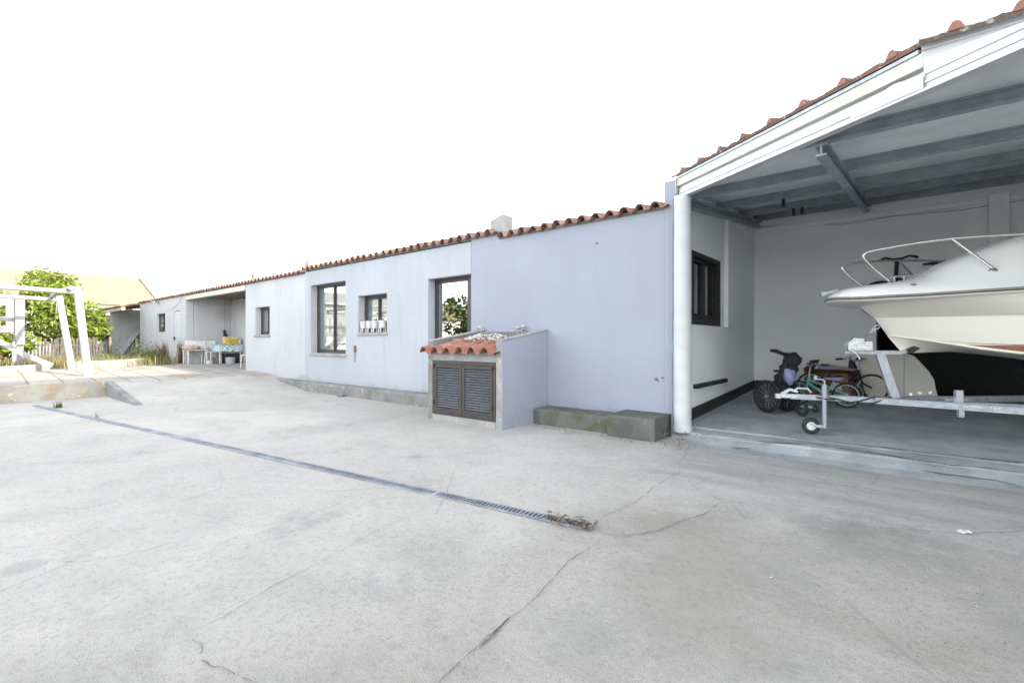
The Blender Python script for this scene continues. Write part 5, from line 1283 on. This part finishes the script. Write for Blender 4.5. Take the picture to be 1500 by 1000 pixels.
for i in range(1300):
    c = [(-22.4,5.0),(-23.6,5.2),(-25.0,5.3),(-21.6,4.9),(-26.8,5.1)][rr.randrange(5)]; x, y = rr.gauss(c[0],.4), rr.gauss(c[1],.22); p = V(x, y, G(x,y)+abs(rr.gauss(0,.45))); a = V(rr.gauss(0,1),rr.gauss(0,1),rr.gauss(0,.5)).normalized(); b_ = a.cross(V(0,0,1)); s = rr.uniform(.03,.07); q.add([p-a*s,p+b_*s*.5,p+a*s,p-b_*s*.5],[(0,1,2,3)])
tag(q.build('weeds', MT['weed']), 'green leafy weeds growing in front of the sheds', 'weeds', None, 'stuff')
def weed(px, py, n, h, s, mat, label, z=.26, w=.010):
    p = atZ(px, py, z); q = MB(); rr = random.Random(int(px)); tufts(q, [(p.x, p.y, s, s*.6)], n, h, rr, w, .45 if w < .01 else .25); return tag(q.build('weed_clump', mat), label, 'weed')
weed(268, 532, 160, .85, .10, MT['redweed'], 'rust brown dried weed clump right of the store door')
weed(240, 530, 220, .80, .28, MT['redweed'], 'withered reddish weed clump under the store window')
weed(222, 531, 200, .6, .25, MT['weed'], 'green and red weed clump at the left end of the store wall')
weed(86, 597, 60, .13, .05, MT['bush'], 'dark weed tuft growing in the drain near the terrace step', LOW, .004)
weed(143, 612, 14, .12, .03, MT['weed'], 'small weed sprig beside the drain, nearer than the dark tuft', LOW, .003)
weed(1000, 633, 30, .05, .05, MT['weed'], 'tiny green weeds at the foot of the round pillar', -.02)
# house far beyond the trees
fh = thing('far_house', 'far house with a broad sunlit tiled roof behind the fig tree', 'house', (-47, -5, 0))
q = MB(); q.box((-51.5,-32,0),(-42.2,10.1,3.7)); q.prism([(-51.5,10.1,3.7),(-42.2,10.1,3.7),(-47,10.1,5.8)], (0,-.2,0)); q.build('wall', MT['housewall'], fh)
def slab(a_, b_, c_, d_, th, name, mat, par):
    q = MB(); q.add([a_,b_,c_,d_]+[V(*p)-V(0,0,th) for p in (a_,b_,c_,d_)], [(0,1,2,3),(7,6,5,4),(0,4,5,1),(1,5,6,2),(2,6,7,3),(3,7,4,0)]); return q.build(name, mat, par)
slab((-47,-32.4,6.05),(-47,10.4,6.05),(-41.6,10.4,3.75),(-41.6,-32.4,3.75),.14,'roof',MT['tile_far'],fh); slab((-47,10.4,6.05),(-47,-32.4,6.05),(-52.2,-32.4,3.75),(-52.2,10.4,3.75),.14,'roof',MT['tile_far'],fh)
slab((-47,10.40,6.12),(-47,10.55,6.12),(-41.6,10.55,3.82),(-41.6,10.40,3.82),.2,'verge_tiles',MT['tile_bay'],fh)

# unseen: a tall block added to shade the yard, and what the panes mirror
nh = thing('unseen_shade_block', 'tall plain block added out of view to shade the yard', 'house', (21, 8, 0))
q = MB(); q.box((16,-.5,LOW-.2),(26,17,12.2)); q.build('wall', MT['housewall'], nh)
slab((15.5,-.9,12.25),(15.5,17.4,12.25),(21,17.4,13.6),(21,-.9,13.6),.2,'roof',MT['tile_main'],nh); slab((21,-.9,13.6),(21,17.4,13.6),(26.5,17.4,12.25),(26.5,-.9,12.25),.2,'roof',MT['tile_main'],nh)
for y in (1.5, 5, 8.5, 12):
    for z in (1, 4, 7, 10):
        q = MB(); q.box((15.96,y,z),(15.998,y+1.2,z+1.4)); q.build('window', MT['glassdark'], nh)
bush('garden_tree', 'leafy garden tree across the yard mirrored in the glazed door', 'tree', (-17.5,-9.5,.1), (-17.5,-9.5,2.3), (2.8,2.6,2.2), 4200, .2, MT['fig'], 31, .16)
bush('garden_tree', 'lower bushy tree beside the mirrored garden tree', 'tree', (-22,-10.5,.1), (-22,-10.5,2.2), (2.6,2.2,1.8), 1600, .2, MT['bush'], 32, .14)
oh = thing('opposite_house', 'white house across the yard mirrored in the windows', 'house', (-34,-9,0))
q = MB(); q.box((-42,-13,0),(-29,-3.5,3.6)); q.build('wall', MT['white'], oh)
slab((-28.5,-13.4,3.6),(-28.5,-3.1,3.6),(-35.5,-3.1,5.0),(-35.5,-13.4,5.0),.15,'roof',MT['cement_light'],oh); slab((-35.5,-13.4,5.0),(-35.5,-3.1,5.0),(-42.5,-3.1,3.6),(-42.5,-13.4,3.6),.15,'roof',MT['cement_light'],oh)
for y in (-11.5,-8.5,-5.5): q = MB(); q.box((-28.99,y,.9),(-28.95,y+1.3,2.4)); q.build('window', MT['glassdark'], oh)
# overhead wires at the top right
for k, (z0_, z1_) in enumerate(((13,-12),(20,4),(30,22))):
    a_, b_ = atY(1380, z0_, 15), atY(1600, z1_, 15); q = MB()
    pts = [a_.lerp(b_, i/16) - V(0,0,.25*math.sin(math.pi*i/16)) for i in range(17)]
    q.tube(pts, .009, 5); tag(q.build('overhead_wire', MT['greysteel']), ('upper of the thin overhead wires above the bay roof', 'middle thin overhead wire above the bay roof', 'lowest thin overhead wire above the bay roof')[k], 'wire', 'overhead wires')

# ------------------------------------------------------------------ camera, light
cam = bpy.data.cameras.new('camera'); co = bpy.data.objects.new('camera', cam); C.objects.link(co); sc.camera = co
cam.sensor_width = 36; cam.lens = F/1500*36; cam.clip_start = .05; cam.clip_end = 2000
fw = V(-.6390, .7692, 0); co.location = (0, 0, EYE)
co.rotation_euler = fw.to_track_quat('-Z', 'Y').to_euler()
EL, AZM = rad(21), rad(80)              # sun behind the added shade block, almost along the row of buildings
sdir = V(math.sin(AZM)*math.cos(EL), math.cos(AZM)*math.cos(EL), math.sin(EL))
sl = bpy.data.lights.new('sun', 'SUN'); sl.energy = 2.0; sl.angle = rad(.6); sl.color = (1, .91, .76)
so = bpy.data.objects.new('sun', sl); C.objects.link(so); so.rotation_euler = sdir.to_track_quat('Z', 'Y').to_euler(); so.location = (20, 5, 20)
wd = bpy.data.worlds.new('World'); sc.world = wd; wd.use_nodes = True; nt = wd.node_tree; nt.nodes.clear()
sky = nt.nodes.new('ShaderNodeTexSky'); sky.sky_type = 'NISHITA'; sky.sun_disc = False; sky.sun_elevation = EL; sky.sun_rotation = AZM; sky.dust_density = 0.6; sky.air_density = 1.0; sky.ozone_density = 1.0
hs = nt.nodes.new('ShaderNodeHueSaturation'); hs.inputs['Saturation'].default_value = .25; hs.inputs['Value'].default_value = 1.0
bgn = nt.nodes.new('ShaderNodeBackground'); bgn.inputs[1].default_value = .15; ow = nt.nodes.new('ShaderNodeOutputWorld')
nt.links.new(sky.outputs[0], hs.inputs['Color']); nt.links.new(hs.outputs[0], bgn.inputs[0]); nt.links.new(bgn.outputs[0], ow.inputs[0])
vs_ = sc.view_settings; vs_.view_transform = 'Standard'; vs_.look = 'None'; vs_.gamma = 1; vs_.use_curve_mapping = False; vs_.exposure = 2.6
sc.cycles.max_bounces = 8; sc.cycles.diffuse_bounces = 6; sc.cycles.use_denoising = True
